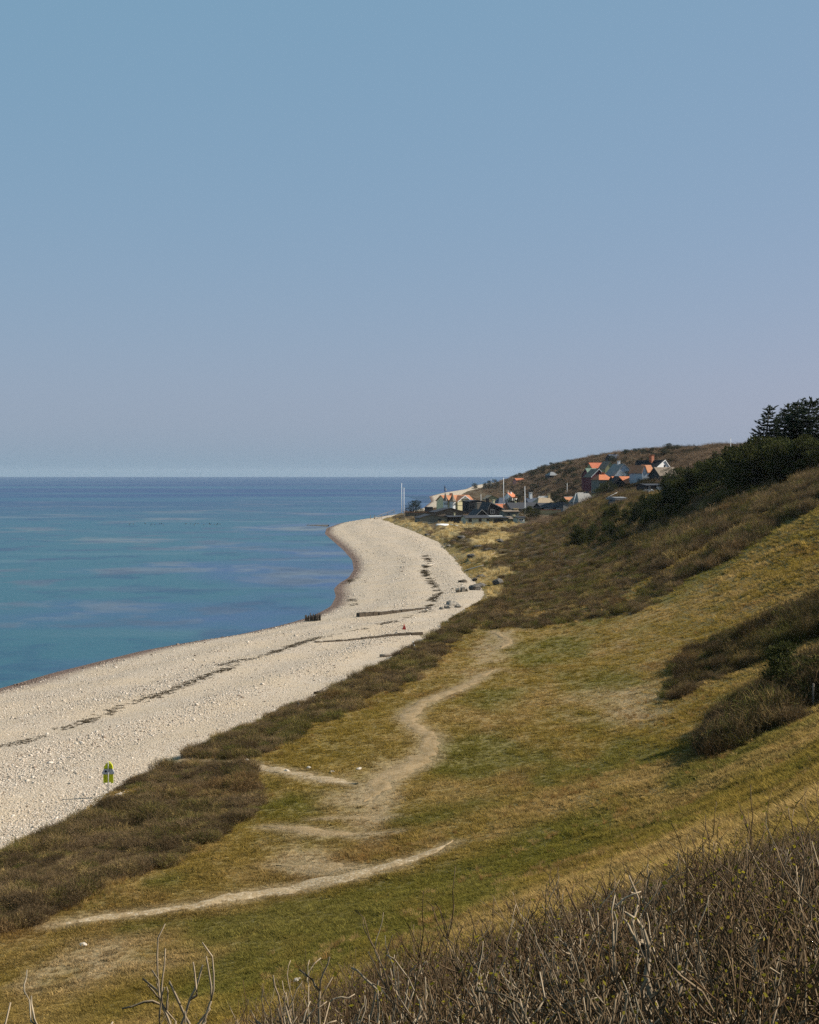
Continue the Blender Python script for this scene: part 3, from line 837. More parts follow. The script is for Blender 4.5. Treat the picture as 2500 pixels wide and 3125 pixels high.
MT = {
    'tile': m_tiles('orange_roof_tile', (0.36, 0.105, 0.040), (0.47, 0.165, 0.070), (0.22, 0.075, 0.04)),
    'tile_old': m_tiles('weathered_roof_tile', (0.36, 0.14, 0.065), (0.46, 0.20, 0.09), (0.20, 0.10, 0.06)),
    'tile_red': m_tiles('red_roof_tile', (0.33, 0.08, 0.035), (0.43, 0.13, 0.055), (0.19, 0.06, 0.035)),
    'slate': m_tiles('dark_roof_felt', (0.022, 0.024, 0.030), (0.038, 0.040, 0.046), (0.012, 0.013, 0.016)),
    'slate_blue': m_tiles('blue_black_roof', (0.030, 0.042, 0.065), (0.048, 0.062, 0.090), (0.02, 0.026, 0.04)),
    'zinc': m_tiles('grey_roof', (0.14, 0.145, 0.15), (0.21, 0.215, 0.22), (0.11, 0.11, 0.12)),
    'green_roof': m_tiles('mossy_green_roof', (0.075, 0.125, 0.090), (0.15, 0.21, 0.16), (0.06, 0.09, 0.06)),
    'thatch': m_tiles('reed_thatch', (0.23, 0.17, 0.105), (0.33, 0.25, 0.16), (0.14, 0.105, 0.07)),
    'thatch_dark': m_tiles('dark_reed_thatch', (0.14, 0.105, 0.075), (0.20, 0.155, 0.11), (0.09, 0.07, 0.05)),
    'thatch_grey': m_tiles('grey_reed_thatch', (0.19, 0.18, 0.165), (0.27, 0.26, 0.24), (0.13, 0.125, 0.115)),
    'cream': m_plain('cream_paint', (0.78, 0.68, 0.40), vary=0.08), 'white': m_plain('white_paint', (0.78, 0.77, 0.74), vary=0.06),
    'black': m_plain('black_tar_boards', (0.016, 0.017, 0.020), vary=0.3, stretch=(6, 6, .5)), 'charcoal': m_plain('charcoal_boards', (0.032, 0.034, 0.038), vary=0.3, stretch=(6, 6, .5)),
    'sage': m_plain('sage_paint', (0.33, 0.37, 0.32), vary=0.12), 'greygreen': m_plain('grey_green_boards', (0.14, 0.15, 0.13), vary=0.2),
    'skyblue': m_plain('pale_blue_paint', (0.36, 0.42, 0.47), vary=0.1), 'greyblue': m_plain('grey_blue_boards', (0.085, 0.105, 0.125), vary=0.15),
    'maroon': m_plain('maroon_boards', (0.13, 0.035, 0.042), vary=0.15), 'olive': m_plain('olive_render', (0.30, 0.29, 0.15), vary=0.15),
    'ochre': m_plain('ochre_render', (0.50, 0.37, 0.19), vary=0.12), 'brick': m_plain('red_brick', (0.36, 0.14, 0.075), vary=0.3, scale=3),
    'pink': m_plain('pink_render', (0.48, 0.20, 0.16), vary=0.12), 'grey': m_plain('grey_boards', (0.23, 0.23, 0.225), vary=0.15),
    'wood': m_plain('weathered_wood', (0.22, 0.18, 0.14), vary=0.35, scale=3, stretch=(4, 4, .6)), 'darkwood': m_plain('wet_dark_timber', (0.055, 0.042, 0.030), vary=0.4, scale=3, bump=.05),
    'palewood': m_plain('bleached_driftwood', (0.46, 0.40, 0.32), vary=0.25, scale=5, bump=.03), 'metal': m_plain('galvanised_steel', (0.34, 0.33, 0.31), 0.45, 0.15),
    'concrete': m_plain('lichened_concrete', (0.20, 0.175, 0.14), vary=0.35, scale=2.5, bump=.06), 'rock': m_plain('dark_boulder', (0.085, 0.075, 0.062), vary=0.45, scale=2.2, bump=.1),
    'signgrey': m_plain('light_grey_panel', (0.52, 0.52, 0.55), 0.5, 0.05), 'lime': m_plain('fluorescent_lime', (0.72, 0.74, 0.02), 0.5, 0.08),
    'navy': m_plain('navy_print', (0.012, 0.016, 0.045), 0.6, 0.1), 'red': m_plain('red_cloth', (0.50, 0.035, 0.03), 0.7, 0.15), 'blue': m_plain('blue_cloth', (0.05, 0.11, 0.30), 0.7, 0.15),
    'earth': m_plain('brown_planting', (0.085, 0.06, 0.035), vary=0.35),
    'soil': m_plain('bare_soil_rock', (0.075, 0.056, 0.036), vary=0.4, bump=.08),
}
def m_glass():
    N = NT('window_glass')
    return N.surf((0.02, 0.026, 0.032), 0.08, None, 0.5)
MT['glass'] = m_glass()

# ------------------------------------------------------------------ small mesh builder
class MB:
    def __init__(s): s.v = []; s.f = []
    def add(s, vs, fs):
        b = len(s.v); s.v += [tuple(map(float, q)) for q in vs]; s.f += [tuple(b + i for i in q) for q in fs]; return s
    def box(s, x0, x1, y0, y1, z0, z1):
        return s.add([(x0, y0, z0), (x1, y0, z0), (x1, y1, z0), (x0, y1, z0), (x0, y0, z1), (x1, y0, z1), (x1, y1, z1), (x0, y1, z1)],
                     [(3, 2, 1, 0), (4, 5, 6, 7), (0, 1, 5, 4), (1, 2, 6, 5), (2, 3, 7, 6), (3, 0, 4, 7)])
    def slab(s, quad, th):
        """thick sheet: four corners counted anticlockwise from outside"""
        q = [Vector(p) for p in quad]; n = (q[1] - q[0]).cross(q[2] - q[0]).normalized() * th
        lo = [p - n for p in q]
        return s.add([*q, *lo], [(0, 1, 2, 3), (7, 6, 5, 4), (0, 4, 5, 1), (1, 5, 6, 2), (2, 6, 7, 3), (3, 7, 4, 0)])
    def prism(s, poly, a, b, axis='y'):
        """polygon of (u, z) swept from a to b along an axis"""
        n = len(poly)
        P = (lambda u, z, t: (u, t, z)) if axis == 'y' else (lambda u, z, t: (t, u, z))
        vs = [P(u, z, a) for u, z in poly] + [P(u, z, b) for u, z in poly]
        fs = [tuple(range(n)), tuple(range(2 * n - 1, n - 1, -1))] + [(i, i + n, (i + 1) % n + n, (i + 1) % n) for i in range(n)]
        return s.add(vs, fs)
    def tube(s, pts, rad, k=6):
        pts = [Vector(p) for p in pts]; rings = []
        for i, p in enumerate(pts):
            d = (pts[min(i + 1, len(pts) - 1)] - pts[max(i - 1, 0)]).normalized()
            u = d.orthogonal().normalized(); w = d.cross(u)
            r = rad[i] if hasattr(rad, '__len__') else rad
            rings.append([p + (u * math.cos(2 * math.pi * j / k) + w * math.sin(2 * math.pi * j / k)) * r for j in range(k)])
        vs = [q for r in rings for q in r]
        fs = [(i * k + j, i * k + (j + 1) % k, (i + 1) * k + (j + 1) % k, (i + 1) * k + j) for i in range(len(pts) - 1) for j in range(k)]
        fs += [tuple(range(k - 1, -1, -1)), tuple(range((len(pts) - 1) * k, len(pts) * k))]
        return s.add(vs, fs)
    def build(s, name, mat, parent=None, smooth=False, loc=None):
        me = mesh_from(name, s.v, s.f, [mat], smooth)
        bm = bmesh.new(); bm.from_mesh(me); bmesh.ops.recalc_face_normals(bm, faces=bm.faces); bm.to_mesh(me); bm.free()
        return link(name, me, parent, loc)

def thing(name, label, cat, loc, rz=0.0, group=None):
    o = link(name, None, None, loc); o.rotation_euler = (0, 0, rz); o.empty_display_size = 0.2
    return tag(o, label, cat, group)

def copy_tree(o, label=None):
    c = o.copy(); COL.objects.link(c)
    if label: c['label'] = label
    for ch in o.children:
        d = ch.copy(); COL.objects.link(d); d.parent = c
        for g in ch.children:
            e = g.copy(); COL.objects.link(e); e.parent = d
    return c

# ------------------------------------------------------------------ houses
def window(root, x, y, z, w, h, wall_y, frame='white', axis='y', side=1, mull=1):
    """a framed window on a wall; (x, z) its lower middle. axis x: on a gable wall facing +-X"""
    t = max(0.10, 0.12 * w)
    f, g = MB(), MB()
    for (a, b, c, d) in ((-w / 2, w / 2, 0, t), (-w / 2, w / 2, h - t, h), (-w / 2, -w / 2 + t, t, h - t), (w / 2 - t, w / 2, t, h - t)):
        if axis == 'y': f.box(x + a, x + b, wall_y - 0.07, wall_y + 0.05, z + c, z + d)
        else: f.box(wall_y - 0.05 * side, wall_y + 0.07 * side, x + a, x + b, z + c, z + d)
    for k in range(1, mull + 1):
        q = -w / 2 + w * k / (mull + 1)
        if axis == 'y': f.box(x + q - t * .35, x + q + t * .35, wall_y - 0.06, wall_y + 0.04, z + t, z + h - t)
        else: f.box(wall_y - 0.04 * side, wall_y + 0.06 * side, x + q - t * .35, x + q + t * .35, z + t, z + h - t)
    if axis == 'y': g.box(x - w / 2 + t * .5, x + w / 2 - t * .5, wall_y - 0.03, wall_y + 0.03, z + t * .5, z + h - t * .5)
    else: g.box(wall_y - 0.03, wall_y + 0.03, x - w / 2 + t * .5, x + w / 2 - t * .5, z + t * .5, z + h - t * .5)
    o = f.build('window', MT[frame], root); g.build('pane', MT['glass'], o)

def chimney(root, x, y, z0, z1, w=0.8, mat='brick', cap=True):
    c = MB().box(x - w / 2, x + w / 2, y - w / 2, y + w / 2, z0, z1).build('chimney', MT[mat], root)
    if cap: MB().box(x - w * .62, x + w * .62, y - w * .62, y + w * .62, z1 + .002, z1 + 0.16).build('chimney_cap', MT[mat], c)

def house(name, label, x0, x1, yb, ye, yr, Y, D, axis, wall, roof, rz=0.33, xa=None, trim=None, over=0.45, wins=(), chims=(), hip=0.0, th=0.22, sink=5.0, cat='house', group=None, door=None):
    """x0..x1, base, eave and ridge rows as read in the photograph at distance Y give the real size.
       axis 'x': ridge runs sideways; 'y': gable towards the viewer. wins: (u, v, w, h) shares of the wall"""
    m = Y / FPX
    bx, by, bz = at((x0 + x1) / 2, yb, Y)
    W, H, R = (x1 - x0) * m, (yb - ye) * m, (ye - yr) * m
    root = thing(name, label, cat, (bx, by + D / 2, bz), rz, group)
    hx, hy = W / 2, D / 2
    wall_mb, roof_mb = MB(), MB()
    if axis == 'y':
        ax = 0.0 if xa is None else ((xa - (x0 + x1) / 2) * m)
        ax = max(-hx, min(hx, ax))
        wall_mb.prism([(-hx, -sink), (hx, -sink), (hx, H), (ax, H + R), (-hx, H)], -hy, hy, 'y')
        for sgn, ex in ((-1, -hx), (1, hx)):
            run = ex - ax
            if abs(run) < 0.3: continue
            k = -R / abs(run)
            ox = ex + sgn * over; oz = H + k * over
            top = H + R
            n = Vector((R * sgn, 0, abs(run))).normalized() * (th + .01)
            q = [(ax, -hy - over, top), (ox, -hy - over, oz), (ox, hy + over, oz), (ax, hy + over, top)]
            if sgn < 0: q = q[::-1]
            roof_mb.slab([Vector(p) + n for p in q], th)
    else:
        wall_mb.prism([(-hy, -sink), (hy, -sink), (hy, H), (0, H + R * (1 - .0)), (-hy, H)] if hip <= 0 else [(-hy, -sink), (hy, -sink), (hy, H), (-hy, H)], -hx, hx, 'x')
        if hip > 0:
            hp = hip * hx
            e = over; ez = H - over * R / hy
            A = [(-hx - e, -hy - e, ez), (hx + e, -hy - e, ez), (hx + e, hy + e, ez), (-hx - e, hy + e, ez)]
            B = [(-hx + hp, 0, H + R), (hx - hp, 0, H + R)]
            roof_mb.add([*A, *B], [(0, 1, 5, 4), (2, 3, 4, 5), (1, 2, 5), (3, 0, 4), (3, 2, 1, 0)])
        else:
            for sgn in (-1, 1):
                oy = sgn * (hy + over); oz = H - over * R / hy
                n = Vector((0, R * sgn, hy)).normalized() * (th + .01)
                q = [(-hx - over, 0, H + R), (-hx - over, oy, oz), (hx + over, oy, oz), (hx + over, 0, H + R)]
                if sgn > 0: q = q[::-1]
                roof_mb.slab([Vector(p) + n for p in q], th)
    wall_mb.build('wall', MT[wall], root)
    ro = roof_mb.build('roof', MT[roof], root)
    if trim and axis == 'y':
        t = MB()
        for sgn, ex in ((-1, -hx - over), (1, hx + over)):
            k = R / max(abs(hx * sgn - ax), .3)
            z1 = H + R - k * abs(ex - ax)
            t.slab([(ax, -hy - over - .06, H + R + .32), (ax, -hy - over - .06, H + R - .08), (ex, -hy - over - .06, z1 - .08), (ex, -hy - over - .06, z1 + .32)][::(1 if sgn > 0 else -1)], .05)
        t.build('bargeboard', MT[trim], root)
    if trim and axis == 'x':
        MB().box(-hx - over - .02, hx + over + .02, -.18, .18, H + R + th, H + R + th + .16).build('ridge_cap', MT[trim], ro)
    for (u, v, w, h, *fr) in wins:
        window(root, -hx + u * W, 0, v * H, w, h, -hy, fr[0] if fr else 'white')
    if door is not None:
        MB().box(-hx + door * W - .5, -hx + door * W + .5, -hy - .06, -hy + .04, 0, min(2.05, H * .9)).build('door', MT['charcoal'], root)
    for (u, zpx, w, mat) in chims:
        chimney(root, -hx + u * W, 0.0, H + R * 0.3, (yb - zpx) * m, w, mat)
    return root, W, H, R, D

VG = 'houses of the shore village'; HG = 'houses on the hill'
# --- front row
house('cottage', 'low grey-green hut with thin black roof, leftmost in the front row', 1272, 1360, 1594, 1580, 1571, 712, 7, 'y', 'greygreen', 'slate', xa=1305, over=.5, wins=[(.72, .35, 1.5, .8, 'charcoal')], group=VG)
house('cottage', 'dark glazed low house with flat black roof beside the grey-green hut', 1362, 1412, 1596, 1578, 1575, 715, 7, 'x', 'charcoal', 'slate', over=.6, wins=[(.3, .15, 1.9, 1.9, 'charcoal'), (.6, .15, 1.9, 1.9, 'charcoal')], group=VG, chims=[(.52, 1567, .55, 'cream')])
r, W, H, R, D = house('cottage', 'sage green cottage with steep black gable behind, centre of the front row', 1413, 1488, 1597, 1581, 1574, 700, 6, 'x', 'sage', 'slate', over=.4, wins=[(.18, .30, 1.5, 1.3, 'charcoal'), (.62, .30, 1.4, 1.3, 'charcoal'), (.95, .4, 1.0, 1.0, 'charcoal')], group=VG)
house('gabled_house', 'black house with steep gable directly behind the sage cottage', 1434, 1488, 1592, 1580, 1556, 716, 9, 'y', 'black', 'slate', xa=1460, over=.45, trim='grey', group=VG)
r, W, H, R, D = house('carport', 'open carport with white bundles on its dark roof', 1489, 1548, 1597, 1581, 1579, 705, 6, 'x', 'greygreen', 'slate', over=.5, wins=[(.45, .1, 4.2, 1.7, 'charcoal')], group=VG, cat='carport')
MB().box(-W * .48, W * .25, -1.2, 1.0, H + R + .28, H + R + .75).build('roof_bundle', MT['white'], r)
house('cottage', 'small yellow cottage with white chimney beside the carport', 1547, 1572, 1597, 1584, 1578, 706, 6, 'x', 'olive', 'thatch_dark', over=.3, wins=[(.5, .3, 1.0, .8, 'charcoal')], chims=[(.95, 1573, .9, 'cream')], group=VG)
house('garden_pavilion', 'flat dark roofed garden house with wide glass front and white posts', 1573, 1597, 1594, 1580, 1578, 700, 5, 'x', 'sage', 'slate', over=.5, wins=[(.5, .2, 2.4, 1.3, 'white')], group=VG, cat='pavilion')
# --- second row
house('long_house', 'long low house with dark roof left of the black houses', 1318, 1412, 1580, 1563, 1551, 790, 9, 'y', 'thatch_dark', 'slate', xa=1366, over=.5, wins=[(.45, .3, 2.4, .9, 'charcoal')], group=VG)
house('shed', 'small black shed in front of the turreted house', 1300, 1318, 1573, 1549, 1548, 820, 4, 'x', 'black', 'slate', over=.1, group=VG, cat='shed')
house('modern_house', 'black flat modern house with bluish corner glass beside the yellow house', 1421, 1473, 1562, 1531, 1527, 860, 10, 'y', 'black', 'slate', xa=1445, over=.15, wins=[(.16, .18, 2.8, 2.6, 'charcoal')], group=VG)
house('timber_screen', 'pale slatted timber box on posts before the black modern house', 1454, 1470, 1552, 1535, 1534.5, 815, 2.4, 'x', 'wood', 'wood', over=.05, sink=3.5, group=VG, cat='screen')
house('gabled_house', 'tall black house with square window and single long roof slope', 1476, 1529, 1580, 1554, 1534, 790, 11, 'y', 'black', 'charcoal', xa=1486, over=.2, wins=[(.28, .42, 2.1, 2.3, 'grey')], chims=[(.62, 1526, 1.0, 'cream'), (.25, 1522, 1.2, 'black')], trim='grey', group=VG)
house('cottage', 'low ochre house with flat roof behind the carport', 1531, 1580, 1578, 1562, 1558, 765, 6, 'x', 'greygreen', 'thatch_dark', over=.3, wins=[(.3, .4, 1.3, .8, 'charcoal')], chims=[(.93, 1553, 1.9, 'ochre')], group=VG)
# --- yellow house with turrets
m = 940 / FPX
r, W, H, R, D = house('turreted_house', 'cream yellow house with orange tiled roof and two pointed white turrets', 1341, 1437, 1556, 1528, 1512, 950, 11, 'x', 'cream', 'tile_old', over=.5, chims=[(.36, 1506, 1.3, 'brick')], group=VG, rz=.5)
m = 950 / FPX
gx0, gx1 = (1373 - 1389) * m, (1420 - 1389) * m
gz0, gz1 = (1556 - 1530) * m, (1556 - 1513.5) * m
gm = (gx0 + gx1) / 2
MB().prism([(gx0, -5), (gx1, -5), (gx1, gz0), (gm, gz1), (gx0, gz0)], -D / 2 - 3.2, 0.5, 'y').build('gable_wing', MT['cream'], r)
g = MB()
for s, e in ((-1, gx0 - .6), (1, gx1 + .6)):
    k = (gz1 - gz0) / (gx1 - gm); ze = gz1 - k * abs(e - gm)
    q = [(gm, -D / 2 - 4.0, gz1 + .3), (e, -D / 2 - 4.0, ze + .3), (e, 0.4, ze + .3), (gm, 0.4, gz1 + .3)]
    g.slab(q[::-1] if s < 0 else q, .22)
g.build('gable_roof', MT['tile_old'], r)
g = MB()
for s, e in ((-1, gx0 - .6), (1, gx1 + .6)):
    k = (gz1 - gz0) / (gx1 - gm); ze = gz1 - k * abs(e - gm)
    q = [(gm, -D / 2 - 4.08, gz1 + .42), (gm, -D / 2 - 4.08, gz1 - .12), (e, -D / 2 - 4.08, ze - .12), (e, -D / 2 - 4.08, ze + .42)]
    g.slab(q[::-1] if s < 0 else q, .06)
g.box(gm - 1.6, gm + 1.6, -D / 2 - 4.05, -D / 2 - 3.98, gz1 - 1.3, gz1 - 1.08)
g.build('bargeboard', MT['white'], r)
window(r, gm + 1.6, 0, gz0 - 1.8, 1.3, 2.0, -D / 2 - 3.2)
MB().box(gx0, gx1, -D / 2 - 3.26, -D / 2 - 3.18, gz0 - 2.4, gz0 - 2.2).build('string_course', MT['wood'], r)
def turret(cx, rad, z_eave, z_top, y):
    k = 8
    b = MB().add([(cx + rad * math.cos(2 * math.pi * (j + .5) / k), y + rad * math.sin(2 * math.pi * (j + .5) / k), z) for z in (-5, z_eave) for j in range(k)],
                 [(j, (j + 1) % k, (j + 1) % k + k, j + k) for j in range(k)] + [tuple(range(k, 2 * k))])
    o = b.build('turret', MT['white'], r)
    prof = [(rad * 1.35, z_eave - .1), (rad * .75, z_eave + (z_top - z_eave) * .30), (rad * .38, z_eave + (z_top - z_eave) * .62), (0.05, z_top)]
    vs = [(cx + q * math.cos(2 * math.pi * (j + .5) / k), y + q * math.sin(2 * math.pi * (j + .5) / k), z) for q, z in prof for j in range(k)]
    fs = [(i * k + j, i * k + (j + 1) % k, (i + 1) * k + (j + 1) % k, (i + 1) * k + j) for i in range(3) for j in range(k)] + [tuple(range(k))[::-1]]
    MB().add(vs, fs).build('turret_roof', MT['thatch_dark'], o)
    for j, a in enumerate((-2.75, -1.96, -1.18, -.39)):
        rr = rad * math.cos(math.pi / 8) + .03; px, py = cx + rr * math.cos(a), y + rr * math.sin(a)
        w = MB().box(-.32, .32, -.04, .04, 0, 1.5).build('turret_window', MT['glass'], o, loc=(px, py, z_eave - 2.6)); w.rotation_euler.z = a + math.pi / 2
turret((1359 - 1389) * m, 1.75, (1556 - 1529) * m, (1556 - 1504) * m, -D / 2 - 1.6)
turret((1341 - 1389) * m, 1.35, (1556 - 1527) * m, (1556 - 1503) * m, -D / 2 + .4)
# --- middle village
house('cottage', 'small house with bright orange hipped roof among dark roofs', 1511, 1548, 1562, 1554, 1539, 900, 8, 'x', 'greygreen', 'tile', over=.2, hip=-1, trim='white', group=VG)
house('long_house', 'broad house with wide charcoal roof right of the orange hipped roof', 1546, 1640, 1566, 1553, 1535, 900, 12, 'x', 'greygreen', 'slate', over=.4, chims=[(.3, 1531, .9, 'cream')], group=VG)
house('house', 'house with tall grey-blue hipped roof behind the flagpole', 1510, 1560, 1552, 1540, 1519, 985, 12, 'x', 'grey', 'slate_blue', hip=.6, over=.3, group=VG)
house('house', 'house with blue-black roof and pale blue dormer', 1606, 1640, 1548, 1538, 1521, 1000, 10, 'x', 'greyblue', 'slate_blue', over=.3, wins=[(.4, .2, 1.6, 1.2)], chims=[(.45, 1504, 1.6, 'white')], group=VG)
r, W, H, R, D = house('thatched_house', 'tan thatched house with white ridge pegs between dark roofs', 1632, 1692, 1545, 1535, 1518, 985, 10, 'x', 'ochre', 'thatch', over=.5, hip=.45, chims=[(.78, 1508, 1.3, 'ochre')], group=VG)
for k in range(15):
    x = -W * .30 + k * W * .60 / 14
    MB().tube([(x - .35, -.5, H + R - .25), (x + .35, .35, H + R + .75)], .09, 4).build('ridge_peg', MT['white'], r)
    MB().tube([(x - .35, .5, H + R - .25), (x + .35, -.35, H + R + .75)], .09, 4).build('ridge_peg', MT['white'], r)
house('long_house', 'dark low house with a band of white framed windows', 1640, 1710, 1566, 1549, 1536, 880, 10, 'x', 'charcoal', 'slate', over=.4, wins=[(.20, .25, 1.6, 1.8), (.29, .25, 1.6, 1.8), (.38, .25, 1.6, 1.8), (.49, .1, 1.6, 2.2)], chims=[(.66, 1540, .8, 'white')], group=VG)
house('grey_barn', 'grey gabled outhouse with dark roof below the slope', 1709, 1744, 1570, 1545, 1533, 850, 9, 'y', 'grey', 'slate', xa=1712, over=.2, group=VG, cat='outhouse')
house('cottage', 'house with pinkish roof and orange lower eaves under the slope', 1724, 1756, 1540, 1531, 1518, 960, 9, 'x', 'white', 'tile_old', over=.4, trim='white', group=VG)
house('thatched_house', 'broad grey thatched house with dark chimney at the foot of the hill', 1754, 1810, 1542, 1531, 1503, 930, 13, 'x', 'grey', 'thatch_grey', hip=.35, over=.5, chims=[(.8, 1497, 1.4, 'charcoal')], group=VG)
house('cottage', 'distant cottage with pale orange roof and white chimney beyond the village', 1544, 1573, 1524, 1518, 1504, 1240, 9, 'y', 'white', 'tile', xa=1556, over=.4, rz=-.5, chims=[(.55, 1502, .9, 'white')], group=VG)
house('cottage', 'distant cottage with pale beige roof near the far beach', 1478, 1524, 1530, 1523, 1511, 1330, 9, 'y', 'olive', 'thatch', xa=1495, over=.5, group=VG)
# garden wall
b = at(1646, 1568, 845); c = at(1712, 1568, 845)
gw = thing('garden_wall', 'ochre garden wall with orange tile coping before the dark windowed house', 'wall', ((b[0] + c[0]) / 2, 845, b[2]))
L = (c[0] - b[0]) / 2
MB().box(-L, L, -.2, .2, -3, 1.9).build('wall', MT['ochre'], gw); MB().box(-L - .1, L + .1, -.34, .34, 1.903, 2.2).build('coping', MT['tile'], gw)
b = at(1237, 1572, 800); c = at(1315, 1572, 800)
gw = thing('garden_wall', 'low brown bank wall topped with reddish coping by the twin flagpoles', 'wall', ((b[0] + c[0]) / 2, 800, b[2]))
L = (c[0] - b[0]) / 2
MB().box(-L, L, -.25, .25, -3, 1.3).build('wall', MT['thatch_dark'], gw); MB().box(-L - .1, L + .1, -.36, .36, 1.303, 1.55).build('coping', MT['tile_old'], gw)

# --- hill houses
house('hill_house', 'hill house with red tiled roof and olive gable', 1798, 1848, 1446, 1430, 1413, 1010, 10, 'x', 'olive', 'tile_red', over=.3, trim='tile_red', group=HG)
house('hill_house', 'narrow olive gabled wing beside the red tiled hill roof', 1838, 1868, 1446, 1430, 1408, 1000, 10, 'y', 'olive', 'thatch_dark', xa=1856, over=.3, group=HG)
house('hill_house', 'hill house with mossy green roof', 1789, 1822, 1466, 1453, 1430, 880, 10, 'x', 'maroon', 'green_roof', over=.3, group=HG)
house('hill_house', 'maroon gabled hill house with white bargeboard next to the green roof', 1794, 1842, 1470, 1456, 1432, 860, 9, 'y', 'maroon', 'thatch_dark', xa=1820, over=.3, trim='white', group=HG)
house('hill_house', 'hill bungalow with bright orange hipped roof and two chimneys', 1818, 1864, 1474, 1463, 1447, 790, 9, 'x', 'greygreen', 'tile', hip=.55, over=.4, chims=[(.5, 1442, .8, 'brick'), (.62, 1443, .8, 'brick')], group=HG)
house('hill_house', 'hill house with black gable and long bright orange roof', 1868, 1936, 1490, 1476, 1455, 700, 9, 'x', 'black', 'tile', over=.3, group=HG)
MB().prism([(-4.5 * .7, -4), (4.5 * .7, -4), (4.5 * .7, .2), (0, 3.3), (-4.5 * .7, .2)], -2, 2, 'y').build('gable_wing', MT['black'], bpy.data.objects['hill_house.005'], loc=(-5.2, -5.5, 1.9))
house('hill_house', 'pale blue gabled hill house with grey roof and white chimney', 1862, 1934, 1466, 1450, 1416, 800, 11, 'y', 'skyblue', 'thatch_grey', xa=1893, over=.4, chims=[(.42, 1407, 1.1, 'white')], group=HG)
house('hill_house', 'hill house with twin pale blue gables, the wider one with brown tiled roof', 1950, 1966, 1462, 1440, 1420, 690, 8, 'y', 'skyblue', 'tile_old', xa=1958, over=.25, group=HG)
house('hill_house', 'narrow pale blue gable squeezed beside its wider twin', 1937, 1951, 1462, 1440, 1420, 694, 8, 'y', 'skyblue', 'tile_old', xa=1945, over=.25, group=HG)
house('hill_house', 'brown tiled house side joining the blue gables to the black roof', 1961, 1990, 1462, 1442, 1420, 700, 7, 'x', 'skyblue', 'tile_old', over=.2, group=HG)
r, W, H, R, D = house('hill_house', 'white gabled hill house with steep black roof and orange brick chimney', 1981, 2033, 1462, 1426, 1405, 705, 9, 'y', 'white', 'black', xa=2013, over=.35, trim='white', wins=[(.62, .95, 1.0, 1.3, 'charcoal')], group=HG, rz=.6)
m = 705 / FPX
MB().slab([((1970 - 2007) * m, -4.4, (1462 - 1450) * m), ((2013 - 2007) * m, -4.4, (1462 - 1404) * m), ((1978 - 2007) * m, 8, (1462 - 1404) * m), ((1962 - 2007) * m, 8, (1462 - 1440) * m)], .25).build('long_roof', MT['black'], r)
chimney(r, (1996 - 2007) * m, 1.0, H, (1462 - 1389) * m, 1.5, 'brick')
house('hill_house', 'brown thatched hill house right of the white gable', 2001, 2062, 1466, 1452, 1427, 680, 10, 'x', 'charcoal', 'thatch_dark', over=.5, group=HG)
r, W, H, R, D = house('modern_house', 'flat dark roofed modern house with white panels below the thatch', 1960, 2034, 1504, 1482, 1478, 560, 8, 'x', 'charcoal', 'slate', over=.7, wins=[(.12, .1, .9, 2.0, 'white')], group=HG)
MB().box(-W * .08, W * .42, -D / 2 - .08, -D / 2 - .01, H * .12, H * .92).build('panel', MT['white'], r)
house('hut', 'small hut with white edged gable under the modern house', 1972, 1992, 1512, 1502, 1495, 535, 4, 'y', 'grey', 'zinc', over=.3, trim='white', group=HG, cat='hut')
house('hut', 'blue-grey hut with pale flat roof and small white window', 1870, 1902, 1566, 1526, 1524, 505, 5, 'x', 'greyblue', 'zinc', over=.5, th=.75, wins=[(.38, .28, 1.5, 1.5)], group=HG, cat='hut')
house('hill_house', 'dark gabled house high on the distant skyline', 1858, 1890, 1410, 1400, 1387, 1150, 10, 'x', 'charcoal', 'slate_blue', over=.3, chims=[(.7, 1384, 1.2, 'charcoal')], group=HG)
house('hill_house', 'house with pale orange roof on the distant skyline', 1904, 1934, 1408, 1400, 1391, 1150, 9, 'x', 'ochre', 'tile', over=.4, group=HG)
house('hill_house', 'house with light grey hipped roof among far hill scrub', 1672, 1700, 1462, 1450, 1440, 1350, 10, 'x', 'charcoal', 'zinc', hip=.7, over=.5, group=HG)
house('hill_house', 'small house with grey roof tip right of the far grey hipped roof', 1704, 1720, 1458, 1451, 1446, 1340, 7, 'x', 'charcoal', 'zinc', hip=.7, over=.4, group=HG)
house('hill_house', 'pink walled house half hidden by trees on the far hill', 1571, 1598, 1476, 1466, 1460, 1650, 9, 'x', 'pink', 'tile', over=.3, group=HG)

# ------------------------------------------------------------------ flagpoles
def flagpole(label, x, yb, yt, Y, lean=0.0, rad=.09, yarm=False):
    b = at(x, yb, Y); h = (yb - yt) * Y / FPX
    r = thing('flagpole', label, 'flagpole', b, 0, 'white flagpoles of the village')
    MB().tube([(0, 0, -1.5), (lean * h * .3, 0, h * .3), (lean * h, 0, h)], [rad * 1.25, rad * 1.1, rad * .7], 8).build('pole', MT['white'], r, True)
    MB().tube([(lean * h, 0, h + .005), (lean * h, 0, h + .16)], [rad * 1.3, rad * .6], 8).build('finial', MT['ochre'], r, True)
    return r
flagpole('tall white flagpole standing apart on the headland, left of its twin', 1226, 1560, 1474, 900, rad=.15)
flagpole('white flagpole on the headland, right of its twin', 1233, 1572, 1488, 800, rad=.14)
flagpole('tallest white flagpole rising above the grey-blue roof', 1537, 1535, 1457, 900, rad=.17)
r = flagpole('white flagpole with a furled pennant before the dark long house', 1602, 1575, 1483, 775, rad=.14)
MB().slab([(.14, 0, 11.5), (.14, 0, 4.5), (.6, .1, 3.0), (.35, .05, 9)], .03).build('pennant', MT['white'], r)
flagpole('slim white pole among the scrub right of the thatched ridge', 1731, 1497, 1474, 1000, rad=.14)
flagpole('faint far pole against the sea', 1499, 1480, 1461, 2000, rad=.2)
